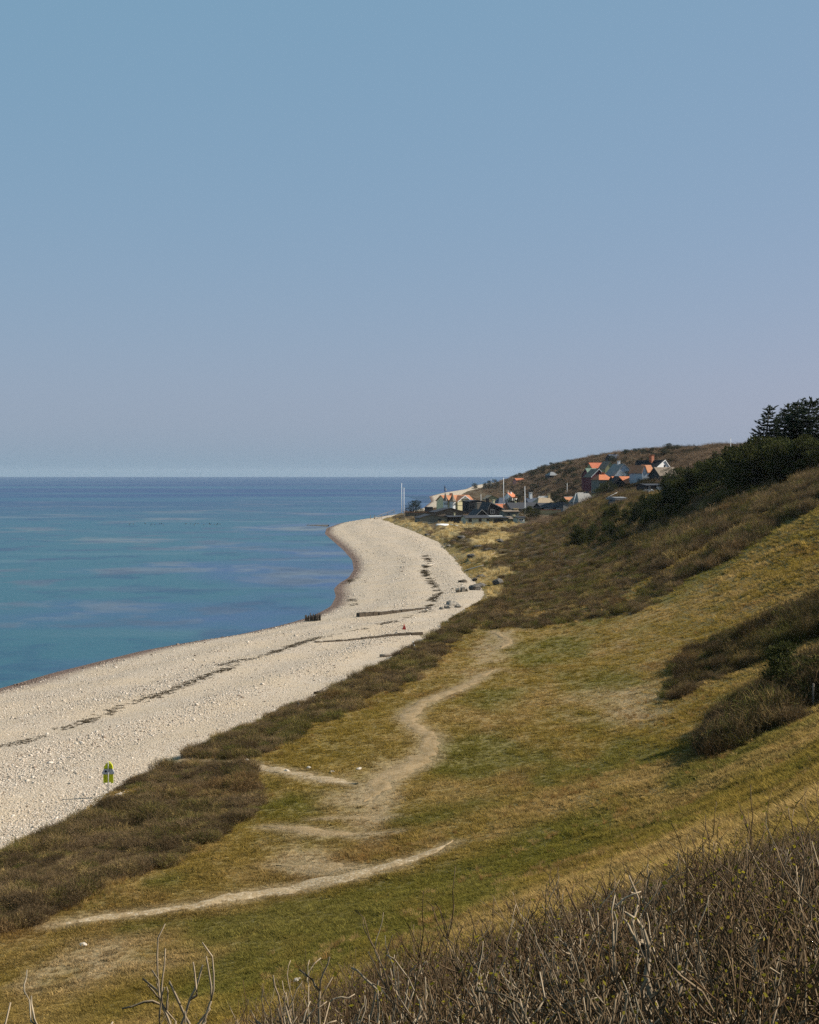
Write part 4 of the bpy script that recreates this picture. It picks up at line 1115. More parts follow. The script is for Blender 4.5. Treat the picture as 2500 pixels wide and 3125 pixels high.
flagpole('thin pole beside the pale orange far roof', 1551, 1520, 1496, 1150, rad=.13)
flagpole('thin pole behind the black modern house', 1468, 1536, 1508, 1050, rad=.13)
flagpole('white flagpole on the skyline above the dark pines', 2230, 1390, 1337, 620, rad=.11)
flagpole('leaning white pole lying along the scrub above the hut', 1834, 1529, 1502, 560, 1.9, rad=.11)
flagpole('tilted white pole in front of the grey thatched house', 1749, 1536, 1504, 850, .3, rad=.14)
# pennant on the turreted house
b = at(1356.5, 1512, 950); r = thing('pennant_mast', 'short mast with blue and white pennant above the turreted house', 'flag', b)
MB().tube([(0, 0, -2), (0, 0, 6)], .1, 6).build('mast', MT['greyblue'], r)
MB().slab([(.1, 0, 5.8), (.1, 0, 2.6), (1.1, .2, 2.0), (.7, .1, 4.6)], .04).build('pennant', MT['blue'], r)
MB().slab([(.5, -.06, 4.4), (.5, -.06, 2.6), (1.3, .1, 2.4), (1.2, .1, 3.9)], .03).build('pennant_stripe', MT['white'], r)

# ------------------------------------------------------------------ trees
def needles(name, base, vary=0.4):
    N = NT(name)
    oi = N.n('ShaderNodeObjectInfo'); p = N.obj()
    n = N.noise(4.0, 3, 0.6, p).outputs[0]
    c = N.mix(N.ramp(n, 0.3, 0.7), tuple(q * .55 for q in base), tuple(q * 1.5 for q in base))
    c = N.mix(N.math('MULTIPLY', oi.outputs['Random'], 0.45), c, (0.055, 0.050, 0.016))
    d = N.n('ShaderNodeBsdfDiffuse', {'Color': c}); t = N.n('ShaderNodeBsdfTranslucent', {'Color': c})
    N.t.links.new(N.n('ShaderNodeMixShader', {0: 0.22, 1: d.outputs[0], 2: t.outputs[0]}).outputs[0], N.out.inputs['Surface'])
    return N.m
M_SPRUCE = needles('spruce_needles', (0.030, 0.042, 0.024)); M_PINE = needles('pine_needles', (0.050, 0.056, 0.020)); M_FARTREE = needles('far_tree_foliage', (0.030, 0.040, 0.026))
M_BARK = m_plain('grey_bark', (0.10, 0.082, 0.066), vary=.35, scale=6)

def sprays(P, D, L, w, rng):
    """needle sprays as narrow two-triangle leaves. P points, D directions"""
    n = len(P); s = np.cross(D, rng.normal(0, 1, (n, 3))); s /= np.linalg.norm(s, axis=1)[:, None] + 1e-9
    L = np.broadcast_to(L, (n,))[:, None]; w = np.broadcast_to(w, (n,))[:, None]
    v = np.stack([P, P + D * L * .45 + s * w, P + D * L, P + D * L * .45 - s * w], 1).reshape(-1, 3)
    i = np.arange(n)[:, None] * 4
    return v, np.concatenate([i + np.array([[0, 1, 2]]), i + np.array([[0, 2, 3]])], 0)

def spruce_mesh(seed, wide=.30, sweep=.10):
    rng = np.random.default_rng(seed); P, D = [], []
    nw = 17
    for w_ in range(nw):
        h = .10 + .86 * (w_ / (nw - 1)) ** .95 + rng.normal(0, .008)
        nb = int(rng.integers(5, 9)); a0 = rng.uniform(0, 6.28)
        for k in range(nb):
            a = a0 + 6.283 * k / nb + rng.normal(0, .25)
            L = wide * (1.02 - h) ** .85 * rng.uniform(.45, 1.3) + .015
            L *= 1 + .30 * math.cos(a)                       # branches stream down-wind
            up = rng.uniform(.15, .55) + .4 * h
            ca, sa = math.cos(a), math.sin(a)
            m = max(int(L * 90), 3)
            for i_ in range(m):
                t = (i_ + .5) / m; r = L * t
                p = np.array([r * ca + sweep * h * h, r * sa, h + up * L * t * t - .10 * L * math.sin(t * 3.1)])
                for q in (-1, 1, 0):
                    d = np.array([ca, sa, up * t]) * .8 + q * np.array([-sa, ca, 0]) * .9 + rng.normal(0, .22, 3)
                    P.append(p + rng.normal(0, .004, 3)); D.append(d / np.linalg.norm(d))
    for k in range(26):
        P.append((sweep * .97 + rng.normal(0, .003), rng.normal(0, .003), rng.uniform(.90, 1.0))); d = np.array([0, 0, 1.3]) + rng.normal(0, .4, 3); D.append(d / np.linalg.norm(d))
    P, D = np.array(P), np.array(D)
    v, f = sprays(P, D, rng.uniform(.03, .06, len(P)), rng.uniform(.005, .010, len(P)), rng)
    tr = MB().tube([(0, 0, -.06), (sweep * .1, 0, .3), (sweep * .4, 0, .65), (sweep * .95, 0, .97)], [.022, .017, .010, .003], 7)
    return mesh_from('spruce_crown', v, f, [M_SPRUCE]), mesh_from('spruce_trunk', tr.v, tr.f, [M_BARK], True)

def pine_mesh(seed, lobes=9, flat=.55, lean=.18, lowest=.12, mat=None, n=2600):
    rng = np.random.default_rng(seed); C = []
    for k in range(lobes):
        h = lowest + (.88 - lowest) * (k + .5) / lobes + rng.normal(0, .03); a = rng.uniform(0, 6.28); r = (.34 * (1 - (h - .35) ** 2 * 1.6)) * math.sqrt(rng.uniform(.05, 1))
        C.append((r * math.cos(a) + lean * h, r * math.sin(a), h, rng.uniform(.10, .20)))
    C.append((lean * .95, 0, .9, .11)); C = np.array(C)
    i = rng.integers(0, len(C), n); u = rng.normal(0, 1, (n, 3)); u /= np.linalg.norm(u, axis=1)[:, None]
    rad = C[i, 3] * rng.uniform(.35, 1.12, n) ** .7
    bump = 1 + .25 * np.sin(u[:, 0] * 7 + i) * np.sin(u[:, 1] * 6 - i)
    P = C[i, :3] + u * (rad * bump)[:, None] * (1.25, 1.25, flat + .25)
    d = u * .8 + np.array([lean, 0, .55]) + rng.normal(0, .5, (n, 3)); d /= np.linalg.norm(d, axis=1)[:, None]
    v, f = sprays(P, d, rng.uniform(.04, .085, n), rng.uniform(.008, .016, n), rng)
    tr = MB().tube([(0, 0, -.08), (lean * .2, 0, .25), (lean * .6, .01, .55), (lean * .9, 0, .85)], [.032, .026, .017, .006], 7)
    for c in C[::1]:
        hz = max(c[2] - .16, .08)
        tr.tube([(lean * hz, 0, hz), ((lean * hz + c[0]) / 2, c[1] / 2, (hz + c[2]) / 2 - .02), tuple(c[:3])], [.012, .009, .004], 5)
    return mesh_from('pine_crown', v, f, [mat or M_PINE]), mesh_from('pine_trunk', tr.v, tr.f, [M_BARK], True)

SPR = [spruce_mesh(s, w, sw) for s, w, sw in ((1, .30, .05), (2, .36, .10), (3, .27, .03), (4, .40, .12))]
PIN = [pine_mesh(s, l, f, le, lo) for s, l, f, le, lo in ((11, 9, .6, .10, .12), (12, 12, .5, .22, .05), (13, 8, .8, .02, .08), (14, 11, .45, .28, .10), (15, 13, .7, .12, .03))]
FAR = [pine_mesh(s, l, .7, le, .10, M_FARTREE, 1500) for s, l, le in ((21, 7, .1), (22, 9, .2), (23, 6, .0))]
ROUND = [pine_mesh(s, 14, .9, .02, .04, M_FARTREE, 2200) for s in (31, 32)]

def tree(name, label, group, meshes, loc, H, W, rz):
    r = thing(name, label, 'tree', loc, rz, group)
    r.scale = (W, W, H)
    link('trunk', meshes[1], r); link('crown', meshes[0], r)
    return r
rt = np.random.default_rng(21)
# dark belt down the slope
BELT = [(1190, 1152), (1300, 1152), (1370, 1124), (1436, 1088), (1480, 1050), (1560, 1020), (1640, 980), (1740, 950), (1740, 918), (1640, 946), (1560, 984), (1480, 1016), (1400, 1058), (1330, 1082), (1240, 1118)]
def inside(p, poly): return poly_sd(np.array([p[0]]), np.array([p[1]]), poly)[0] > 0
placed = []
tries = 0
while len(placed) < 84 and tries < 6000:
    tries += 1
    q = (rt.uniform(1185, 1745), rt.uniform(915, 1155))
    if not inside(q, BELT): continue
    h = hit(*q)
    if h is None or h[1] > 560 or h[1] < 280: continue
    if any((h[0] - p[0]) ** 2 + (h[1] - p[1]) ** 2 < 2.4 ** 2 for p in placed): continue
    placed.append((*h, q[0], q[1]))
for (x, y, z, dx, dy) in placed:
    k = int(rt.integers(0, 5)); upper = sstep(1250, 1600, dx)
    Ht = float((2.9 + 3.2 * upper) * rt.uniform(.55, 1.6)); Wt = float(Ht * rt.uniform(.75, 1.3))
    lab = 'low dark evergreen at the foot of the dense belt on the slope' if dx < 1400 else 'dark wind-bent pine in the dense belt climbing the slope'
    mesh = SPR[k % 4] if (dx > 1330 and rt.uniform() < .34) else PIN[k]
    if mesh in SPR: Ht *= 1.25; Wt = Ht * .95
    tree('pine_tree', lab, 'lower belt of dark pines' if dx < 1400 else 'upper belt of dark pines', mesh, (x, y, z - .15), Ht, Wt, float(rt.uniform(-.5, .5) + (3.14 if rt.uniform() < .35 else 0)))
# spruces on the crest: (pick x, pick top row, distance, width share)
for k, (dx, top, Yd, wd, lab) in enumerate([(1610, 858, 352, 1.35, 'leftmost tall spruce of the crest group'), (1645, 852, 360, 1.15, 'slim tall spruce, second from the leftmost of the crest group'), (1676, 846, 356, 1.35, 'tall dense spruce beside the highest crest spruce'),
                                          (1695, 839, 350, 1.5, 'highest and broadest spruce on the crest'), (1727, 870, 345, 1.4, 'spruce cut by the picture edge on the crest')]):
    X = (dx * DS - 1250) * Yd / FPX; z = float(land_z(X, Yd)); zt = CAM_Z - (top * DS - EYE_ROW) * Yd / FPX
    Ht = zt - z + .3
    tree('spruce_tree', lab, 'tall spruces on the crest', SPR[k % 4], (X, Yd, z - .3), Ht, Ht * wd, 0.3 * k)
for k, (dx, top, Yd, wd) in enumerate([(1580, 918, 345, 1.3), (1562, 928, 350, 1.2), (1538, 941, 358, 1.2), (1512, 961, 368, 1.3), (1495, 974, 375, 1.2), (1628, 920, 338, 1.2), (1660, 919, 335, 1.3), (1700, 916, 332, 1.2), (1735, 921, 330, 1.3), (1592, 936, 336, 1.3), (1470, 986, 385, 1.3), (1645, 932, 332, 1.2), (1682, 926, 329, 1.2), (1715, 931, 327, 1.3)]):
    X = (dx * DS - 1250) * Yd / FPX; z = float(land_z(X, Yd)); zt = CAM_Z - (top * DS - EYE_ROW) * Yd / FPX
    Ht = max(zt - z, 3.0)
    tree('pine_tree', 'broad dark pine filling the crest below the tall spruces', 'broad pines under the crest spruces', PIN[k % 5], (X, Yd, z - .2), Ht, max(Ht * wd, 6.0), .4 * k)
# scattered far trees: pick x, base row, top row, mesh set, distance, label
FT = [(1275, 975, 952, 0, 1080, 'loose pine beside the red tiled hill roof'), (1288, 978, 960, 1, 1080, 'smaller pine right of the loose hill pine'), (1255, 978, 963, 1, 1100, 'low dark pine left of the red hill roof'),
      (1320, 955, 947, 4, 1180, 'dark rounded tree on the skyline between two roofs'), (1345, 955, 944, 1, 1180, 'slanting tree on the skyline'), (1402, 948, 940, 1, 1200, 'flat dark tree on the skyline of the far hill'), (1420, 947, 941, 4, 1200, 'second flat dark tree on the far skyline'),
      (1345, 1008, 982, 4, 850, 'dark round tree beside the twin blue gables'), (1309, 1008, 988, 3, 760, 'dark spreading tree in front of the pale blue gable'), (1328, 1010, 992, 4, 740, 'low tree right of the pale blue gable'),
      (1268, 1040, 1018, 3, 640, 'dense dark evergreen above the dune grass on the hill'), (1282, 1036, 1014, 4, 630, 'dense dark evergreen next to the black gable'),
      (1095, 1004, 996, 0, 1750, 'lone far pine on the coastal skyline'), (1080, 1008, 1000, 1, 1800, 'far tree before the pink house'), (1062, 1014, 1004, 4, 1850, 'far rounded tree on the descending skyline'),
      (1045, 1020, 1010, 1, 2000, 'far tree low on the descending skyline'), (1030, 1024, 1013, 4, 2100, 'far bushy tree near the end of the skyline'), (1000, 1028, 1018, 4, 2500, 'lone far bush at the end of the coast'), (1020, 1026, 1018, 0, 2200, 'far small tree near the coast end'),
      (1120, 1000, 990, 4, 1600, 'far dark tree right of the lone pine'), (1135, 998, 984, 1, 1550, 'dark tree rising left of the grey hill roof'), (1148, 996, 979, 4, 1500, 'thick dark tree beside the grey hill roof'), (1160, 992, 974, 1, 1480, 'tall dark tree on the rising skyline'),
      (1176, 990, 974, 4, 1450, 'rounded dark tree right of the tall skyline tree'), (1200, 984, 968, 1, 1400, 'dark tree on the skyline before the hill roofs'), (1222, 984, 968, 4, 1380, 'broad dark tree on the skyline before the hill roofs'),
      (1172, 1072, 1044, 1, 900, 'pine in front of the tan thatched house'), (1184, 1072, 1050, 3, 890, 'bushy pine right of the tan thatched house'), (1090, 1060, 1042, 1, 960, 'garden pine between the dark village roofs'), (1078, 1060, 1048, 4, 960, 'dark garden bush between village roofs'),
      (1118, 1085, 1066, 3, 760, 'dark spreading garden pine right of the furled flagpole'), (1128, 1085, 1070, 1, 755, 'smaller garden pine beside the ochre wall'), (872, 1068, 1055, 4, 850, 'dark green bush by the twin flagpoles'),
      (1440, 1010, 985, 3, 560, 'wide dark pine behind the modern house'), (1415, 1012, 988, 0, 580, 'dark pine leaning over the thatched hill house'), (1455, 1025, 1000, 3, 500, 'dark pine right of the modern house'), (1475, 1015, 985, 1, 480, 'tall dark pine above the modern house')]
for k, (dx, b, t, st, Yd, lab) in enumerate(FT):
    X, _, zb = at(dx * DS, b * DS, Yd); Ht = (b - t) * DS * Yd / FPX
    ms = ROUND[k % 2] if st == 4 else (PIN[k % 5] if st == 3 else FAR[(k + st) % 3])
    g = float(land_z(X, Yd)); z = min(zb, g - .1); Ht += max(zb - z, 0) if zb - z < 6 else 0
    tree('hill_tree', lab, 'trees scattered on the far hill', ms, (X, Yd, z), Ht, Ht * (1.5 if st in (3, 4) else 1.2), .7 * k)
# evergreens scattered through the far scrub
HB = [(1040, 1014), (1120, 1002), (1180, 985), (1235, 975), (1262, 985), (1240, 1010), (1180, 1048), (1100, 1040), (1060, 1026)]
k = 0; tries = 0; got = []
HB2 = [(1290, 962), (1380, 950), (1490, 946), (1500, 985), (1420, 990), (1330, 985)]
while k < 62 and tries < 4000:
    tries += 1
    q = (rt.uniform(1035, 1500), rt.uniform(945, 1048))
    if not inside(q, HB) and not inside(q, HB2): continue
    h = hit(*q)
    if h is None or h[1] < 800 or any((h[0] - p[0]) ** 2 + (h[1] - p[1]) ** 2 < 64 for p in got): continue
    got.append(h); Ht = float(rt.uniform(2.2, 5.5)); k += 1
    tree('evergreen_bush', 'small dark evergreen dotted through the brown scrub of the far hill', 'evergreens dotted through the far hill scrub', ROUND[k % 2] if k % 3 else FAR[k % 3], (h[0], h[1], h[2] - .3), Ht, Ht * float(rt.uniform(1.2, 2.0)), .9 * k)
VB = [(985, 1090), (1060, 1062), (1200, 1048), (1235, 1060), (1180, 1078), (1100, 1092)]
k = 0; tries = 0
while k < 26 and tries < 2000:
    tries += 1
    q = (rt.uniform(985, 1235), rt.uniform(1048, 1092))
    if not inside(q, VB): continue
    h = hit(*q)
    if h is None or h[1] < 690 or h[1] > 1060: continue
    Ht = float(rt.uniform(1.6, 4.2)); k += 1
    tree('garden_bush', 'dark garden bush among the roofs of the shore village', 'garden bushes of the shore village', ROUND[k % 2] if k % 4 else FAR[k % 3], (h[0], h[1], h[2] - .2), Ht, Ht * float(rt.uniform(1.1, 1.8)), .7 * k)
# the two wind-bent pines above the near thicket
for (dx, b, t, Yd, w, k, lab) in [(1672, 1478, 1350, 109, 1.15, 0, 'wind-bent pine rising above the thorn thicket on the near slope'), (1708, 1490, 1385, 106, 1.5, 4, 'low pine behind the wind-bent pine on the near slope'), (1636, 1462, 1392, 114, .9, 2, 'small outlying pine tuft left of the wind-bent pine')]:
    X = (dx * DS - 1250) * Yd / FPX; z = float(land_z(X, Yd)); zt = CAM_Z - (t * DS - EYE_ROW) * Yd / FPX
    Ht = max(zt - z, 1.2)
    tree('pine_tree', lab, None, PIN[k], (X, Yd, z - .1), Ht, Ht * w, 3.0 + k)
# ------------------------------------------------------------------ shore furniture
def ground_at(dx, dy):
    h = hit(dx, dy); return Vector(h)
# rescue post
g = ground_at(228, 1674)
rp = thing('rescue_post', 'steel rescue post with fluorescent lime hood and hanging lime covers on the beach', 'rescue post', g, 0.12)
S = g.y / FPX                                        # metres per photograph pixel here
MB().tube([(0, 0, -.5), (0, 0, 100 * S)], .035, 8).build('pole', MT['metal'], rp, True)
arc = [(0.30 * math.cos(a), 0.52 * math.sin(a)) for a in np.linspace(0, math.pi, 15)]
zt = 78 * S
MB().prism([(u, zt + v * .85) for u, v in arc], .06, .13).build('hood', MT['lime'], rp)
MB().tube([(0.30 * math.cos(a), .03, zt + .03 + .5 * math.sin(a)) for a in np.linspace(0, 1.45, 8)], .045, 6).build('hood_rim', MT['lime'], rp)
hw = 18 * S
MB().prism([(-hw * 1.02, 63 * S), (hw, 63 * S), (hw * 1.0, 69 * S), (hw * .72, 79 * S), (-hw * .65, 79 * S), (-hw * 1.05, 69 * S)], .045, .20).build('panel', MT['signgrey'], rp)
disc = [(.075 * math.cos(a) - 7.5 * S, 71.5 * S + .075 * math.sin(a)) for a in np.linspace(0, 2 * math.pi, 17)[:-1]]
MB().prism(disc, .030, .042).build('emblem', MT['navy'], rp)
MB().box(-hw * .66, hw * .5, .03, .043, 79.2 * S, 80 * S).build('panel_slot', MT['navy'], rp)
for x0, x1, z0, y in ((-15, -11.2, 36, .18), (-11, -1.6, 36, .24), (1.4, 8.0, 38, .24), (8.2, 15, 35, .18)):
    MB().box(x0 * S, x1 * S, y - .10, y + .02, z0 * S, 62.6 * S).build('cover', MT['lime'], rp)

# timber piles
for k in range(13):
    g = ground_at(643.5 + k * 2.6, 1308.2 - k * .12)
    h = random.uniform(.9, 1.35); r = thing('timber_pile', 'dark weathered timber pile in the short row at the waterline', 'pile', g, random.uniform(0, 6), 'row of timber piles at the waterline')
    MB().tube([(0, 0, -.6), (random.uniform(-.04, .04), 0, h * .6), (random.uniform(-.1, .1), random.uniform(-.06, .06), h)], [.11, .105, .08], 7).build('pile', MT['darkwood'], r, True)

# old sloping groynes half buried in the shingle
def old_groyne(label, a, b, w, h0, h1, seed):
    A, B = ground_at(*a), ground_at(*b); rr = random.Random(seed)
    n = 26; mb = MB(); d = (B - A); d.z = 0; L = d.length; d.normalize(); s = Vector((-d.y, d.x, 0))
    o = thing('old_groyne', label, 'groyne', A)
    for k in range(n):
        t0, t1 = k / n, (k + .96) / n; m = (t0 + t1) / 2
        p0, p1 = d * (L * t0), d * (L * t1); hh = h0 + (h1 - h0) * m + rr.uniform(-.05, .05); ww = w * rr.uniform(.85, 1.1)
        zz = float(surf_z(A.x + p0.x, A.y + p0.y)) - A.z
        vs = [p0 - s * ww + Vector((0, 0, zz - .5)), p1 - s * ww + Vector((0, 0, zz - .5)), p1 + s * ww + Vector((0, 0, zz - .5)), p0 + s * ww + Vector((0, 0, zz - .5)),
              p0 - s * ww * .8 + Vector((0, 0, zz + hh)), p1 - s * ww * .8 + Vector((0, 0, zz + hh + rr.uniform(-.03, .03))), p1 + s * ww * .8 + Vector((0, 0, zz + hh)), p0 + s * ww * .8 + Vector((0, 0, zz + hh))]
        MB().add(vs, [(3, 2, 1, 0), (4, 5, 6, 7), (0, 1, 5, 4), (1, 2, 6, 5), (2, 3, 7, 6), (3, 0, 4, 7)]).build('block', MT['soil'], o)
old_groyne('broad dark groyne lying across the upper beach', (754, 1299), (906, 1281), .55, .70, .22, 1)
old_groyne('thin dark groyne across the beach below the red marker', (664, 1353), (890, 1337), .32, .12, .40, 2)

# dark reef spit
g = ground_at(645, 1106); q = ground_at(692, 1108)
sp = MB(); n = 24; rr = random.Random(4)
vs = []; fs = []
for k in range(n + 1):
    t = k / n; c = g.lerp(q, t); w = 1.2 + 3.2 * t + rr.uniform(-.5, .5)
    vs += [(c.x - g.x, c.y - g.y - w * 2.4, -.4), (c.x - g.x, c.y - g.y - w, .18 + .5 * t + rr.uniform(-.08, .1)), (c.x - g.x, c.y - g.y + w, .18 + .45 * t + rr.uniform(-.08, .1)), (c.x - g.x, c.y - g.y + w * 2.4, -.4)]
for k in range(n):
    for j in range(3): fs.append((4 * k + j, 4 * k + j + 1, 4 * k + j + 5, 4 * k + j + 4))
o = sp.add(vs, fs).build('stone_spit', MT['rock'], None, True, (g.x, g.y, 0)); tag(o, 'low dark stone spit reaching into the sea at the beach end', 'spit')

# far timber groynes
for k, (x0, x1, y) in enumerate([(1238, 1302, 1513), (1250, 1306, 1516.5), (1258, 1312, 1520), (1270, 1326, 1524), (1279, 1330, 1527.5), (1282, 1332, 1531)]):
    Yd = 24.4 * FPX / (y - EYE_ROW); a, b = at(x0, y, Yd), at(x1 + 8, y, Yd)
    o = thing('timber_groyne', ['farthest timber groyne on the distant beach', 'second farthest timber groyne on the distant beach', 'third farthest timber groyne on the distant beach', 'third nearest timber groyne beyond the headland', 'second nearest timber groyne beyond the headland', 'nearest timber groyne beyond the headland'][k], 'groyne', (a[0], Yd, 0), 0, 'timber groynes on the distant beach')
    MB().box(0, b[0] - a[0], -.2, .2, -.5, .22).build('planking', MT['darkwood'], o)
    L = b[0] - a[0]; pm = MB()
    for j in range(int(L / 2.4)): MB().tube([(j * 2.4, -.3, -.6), (j * 2.4, -.3, .45 + random.uniform(-.15, .25))], .14, 6).build('pile', MT['darkwood'], o)

# red marker, boards, logs
g = ground_at(851, 1327); o = thing('red_marker', 'small red pennant marker standing on the shingle', 'marker', g)
MB().tube([(0, 0, -.3), (0, 0, .95)], .025, 6).build('stake', MT['wood'], o); MB().add([(.0, -.03, .95), (-.26, -.03, .12), (.30, .03, .08), (.02, .03, .95), (-.24, .04, .12), (.28, .09, .08)], [(0, 1, 2), (5, 4, 3), (0, 3, 4, 1), (1, 4, 5, 2), (2, 5, 3, 0)]).build('pennant', MT['red'], o)
def log(label, name, a, b, r0, r1, mat, lift=0.0, bend=.05):
    A, B = ground_at(*a), ground_at(*b); d = B - A; L = d.length
    n = d.cross(Vector((0, 0, 1))).normalized()
    pts = [d * t + n * (bend * L * math.sin(t * 5)) + Vector((0, 0, r0 * .7 + lift * t)) for t in (0, .25, .5, .75, 1)]
    o = MB().tube(pts, [r0, r0 * .95, (r0 + r1) / 2, r1, r1 * .8], 7).build(name, MT[mat], None, True, A); tag(o, label, 'driftwood', 'driftwood on the beach')
log('grey log lying on the shingle beside the scrub edge', 'driftwood_log', (800, 1384), (846, 1378), .22, .15, 'wood')
log('white plank leaning near the grey log', 'white_plank', (876, 1371), (870, 1360), .10, .10, 'white', .5, 0)
log('bleached log on the upper beach beside the seaweed', 'driftwood_log', (888, 1192), (916, 1190), .2, .14, 'palewood', 0, .08)
log('dark root on the shingle beside a scrub point', 'driftwood_root', (662, 1462), (690, 1456), .16, .05, 'darkwood', .3, .12)
log('tangled dark branch before the scrub point', 'driftwood_root', (610, 1494), (640, 1484), .14, .05, 'darkwood', .3, .15)
log('pale beam against the eroded dune', 'driftwood_log', (1015, 1177), (1046, 1168), .16, .12, 'wood', .4, .02)
log('pale beam lying below the dune grass', 'driftwood_log', (978, 1203), (1018, 1193), .16, .12, 'palewood', .2, .03)
# bleached branch in the near thicket
log('bleached fallen branch at the foot of the near thicket', 'fallen_branch', (1556, 1571), (1612, 1545), .14, .06, 'palewood', .25, .10)

# boulders and blocks
def boulder(label, dx, dy, sx, sy, sz, mat, seed, name='boulder', rz=0.0, group=None, blocky=False):
    g = ground_at(dx, dy); rr = random.Random(seed); bm = bmesh.new()
    if blocky:
        bmesh.ops.create_cube(bm, size=1.6); bmesh.ops.bevel(bm, geom=bm.edges[:], offset=.08, segments=1, affect='EDGES')
        for v in bm.verts: v.co += Vector((rr.uniform(-.06, .06), rr.uniform(-.06, .06), rr.uniform(-.06, .06)))
    else:
        bmesh.ops.create_icosphere(bm, subdivisions=3, radius=1.0)
        off = Vector((rr.uniform(0, 50), rr.uniform(0, 50), 0))
        from mathutils import noise as mn
        for v in bm.verts: v.co *= 1 + .38 * mn.noise(v.co * 1.3 + off) + .12 * mn.noise(v.co * 3.5 + off)
    me = bpy.data.meshes.new(name); bm.to_mesh(me); bm.free(); me.materials.append(MT[mat])
    o = link(name, me, None, (g.x, g.y, g.z + sz * .25)); o.scale = (sx, sy, sz); o.rotation_euler = (rr.uniform(-.5, .5) if blocky else 0, rr.uniform(-.6, .6) if blocky else 0, rz + rr.uniform(0, 3))
    tag(o, label, 'boulder' if not blocky else 'concrete block', group)
boulder('tilted concrete block, leftmost on the shingle below the dunes', 965, 1247, .5, .5, .7, 'concrete', 1, 'concrete_block', blocky=True)
boulder('upright concrete block beside the leftmost one', 975, 1246, .5, .45, .85, 'concrete', 2, 'concrete_block', blocky=True)
boulder('small concrete block right of the upright one', 984, 1245, .4, .45, .5, 'concrete', 3, 'concrete_block', blocky=True)
boulder('large dark eroded lump at the dune foot', 1000, 1242, 1.2, 1.2, .9, 'rock', 4)
boulder('dark hollow lump under the pale dune grass', 1012, 1236, 1.2, 1.2, .6, 'rock', 5)
boulder('dark lump with pale top behind the dune tuft', 1050, 1230, 1.1, 1.1, .9, 'rock', 6)
for k, (x, y, s) in enumerate([(942, 1281, .5), (950, 1279, .7), (957, 1276, .6), (965, 1279, .45), (948, 1272, .5), (930, 1283, .35)]):
    boulder('low stone in the cluster before the small scrub mound', x, y, s * 1.3, s * 1.3, s, 'concrete', 10 + k, 'stone', 0, 'stones before the scrub mound')
for k, (x, y, s, m_) in enumerate([(955, 1141, 1.3, 'rock'), (972, 1133, 1.6, 'rock'), (985, 1128, 1.2, 'soil'), (1010, 1154, 1.8, 'rock'), (1030, 1160, 1.6, 'soil'), (1052, 1140, 1.5, 'rock'), (995, 1172, 1.5, 'rock'), (1015, 1216, 1.3, 'rock'), (1004, 1222, 1.2, 'soil'), (900, 1127, 1.2, 'rock'), (945, 1150, .9, 'concrete'), (933, 1152, .8, 'concrete'), (938, 1146, .7, 'concrete'), (975, 1226, 1.1, 'soil')]):
    boulder('dark eroded clump along the dune scarp' if m_ != 'concrete' else 'pale rubble stone at the foot of the dune scarp', x, y, s * .85, s * .8, s * .4, m_, 30 + k, 'dune_boulder', 0, 'eroded clumps along the dune scarp' if m_ != 'concrete' else 'rubble at the dune foot')
for k, (x, y) in enumerate([(756, 1620), (604, 1624), (700, 1627), (650, 1618), (628, 2068), (176, 1992), (40, 1776), (62, 1774), (520, 1602), (845, 2118)]):
    if hit(x, y): boulder('single whitish stone lying in the worn grass', x, y, .20, .16, .12, 'palewood', 60 + k, 'white_stone', 0, 'whitish stones in the grass')
for k in range(30):
    x = [310, 352, 380, 470, 500, 520, 535, 545][k % 8] + random.uniform(-16, 16)
    g = ground_at(x * .72 + 60, 1103.5 + random.uniform(-1.2, 2.6)); h = random.uniform(.2, .42)
    o = MB().tube([(-.3, 0, -.2), (-.12, 0, h * .45), (.1, 0, h * .55), (.2, .02, h)], [.18, .2, .15, .05], 6).build('sea_stone', MT['rock'], None, True, (g.x, g.y, 0)); o.rotation_euler.z = random.uniform(0, 6)
    tag(o, 'tiny dark stone breaking the calm water off the beach end', 'stone', 'stones in the shallow water')

# steps to the beach
g = ground_at(790, 1093); st = thing('beach_stairs', 'wooden stairs with handrails from the headland to the beach', 'stairs', g, 0)
top = Vector(at(1203, 1562, g.y + 8)) - g; n = 12
for k in range(n):
    c = top * (k / (n - 1)); MB().box(c.x - .7, c.x + .7, c.y - .7, c.y + .7, c.z - .1, c.z).build('step', MT['wood'], st)
for s in (-.8, .8):
    MB().tube([(0, s, 1.1), (top.x, top.y + s, top.z + 1.1)], .09, 6).build('handrail', MT['wood'], st)
    for t in (0, .33, .66, 1): MB().tube([(top.x * t, top.y * t + s, top.z * t - .8), (top.x * t, top.y * t + s, top.z * t + 1.15)], .09, 6).build('post', MT['wood'], st)
for k, x in enumerate((1131, 1143)):
    o = thing('wooden_post', 'short wooden post at the foot of the beach stairs' if k else 'outer short wooden post left of the beach stairs', 'post', ground_at(x / DS, 1093))
    MB().tube([(0, 0, -.5), (0, 0, 2.0)], .15, 6).build('post', MT['wood'], o)
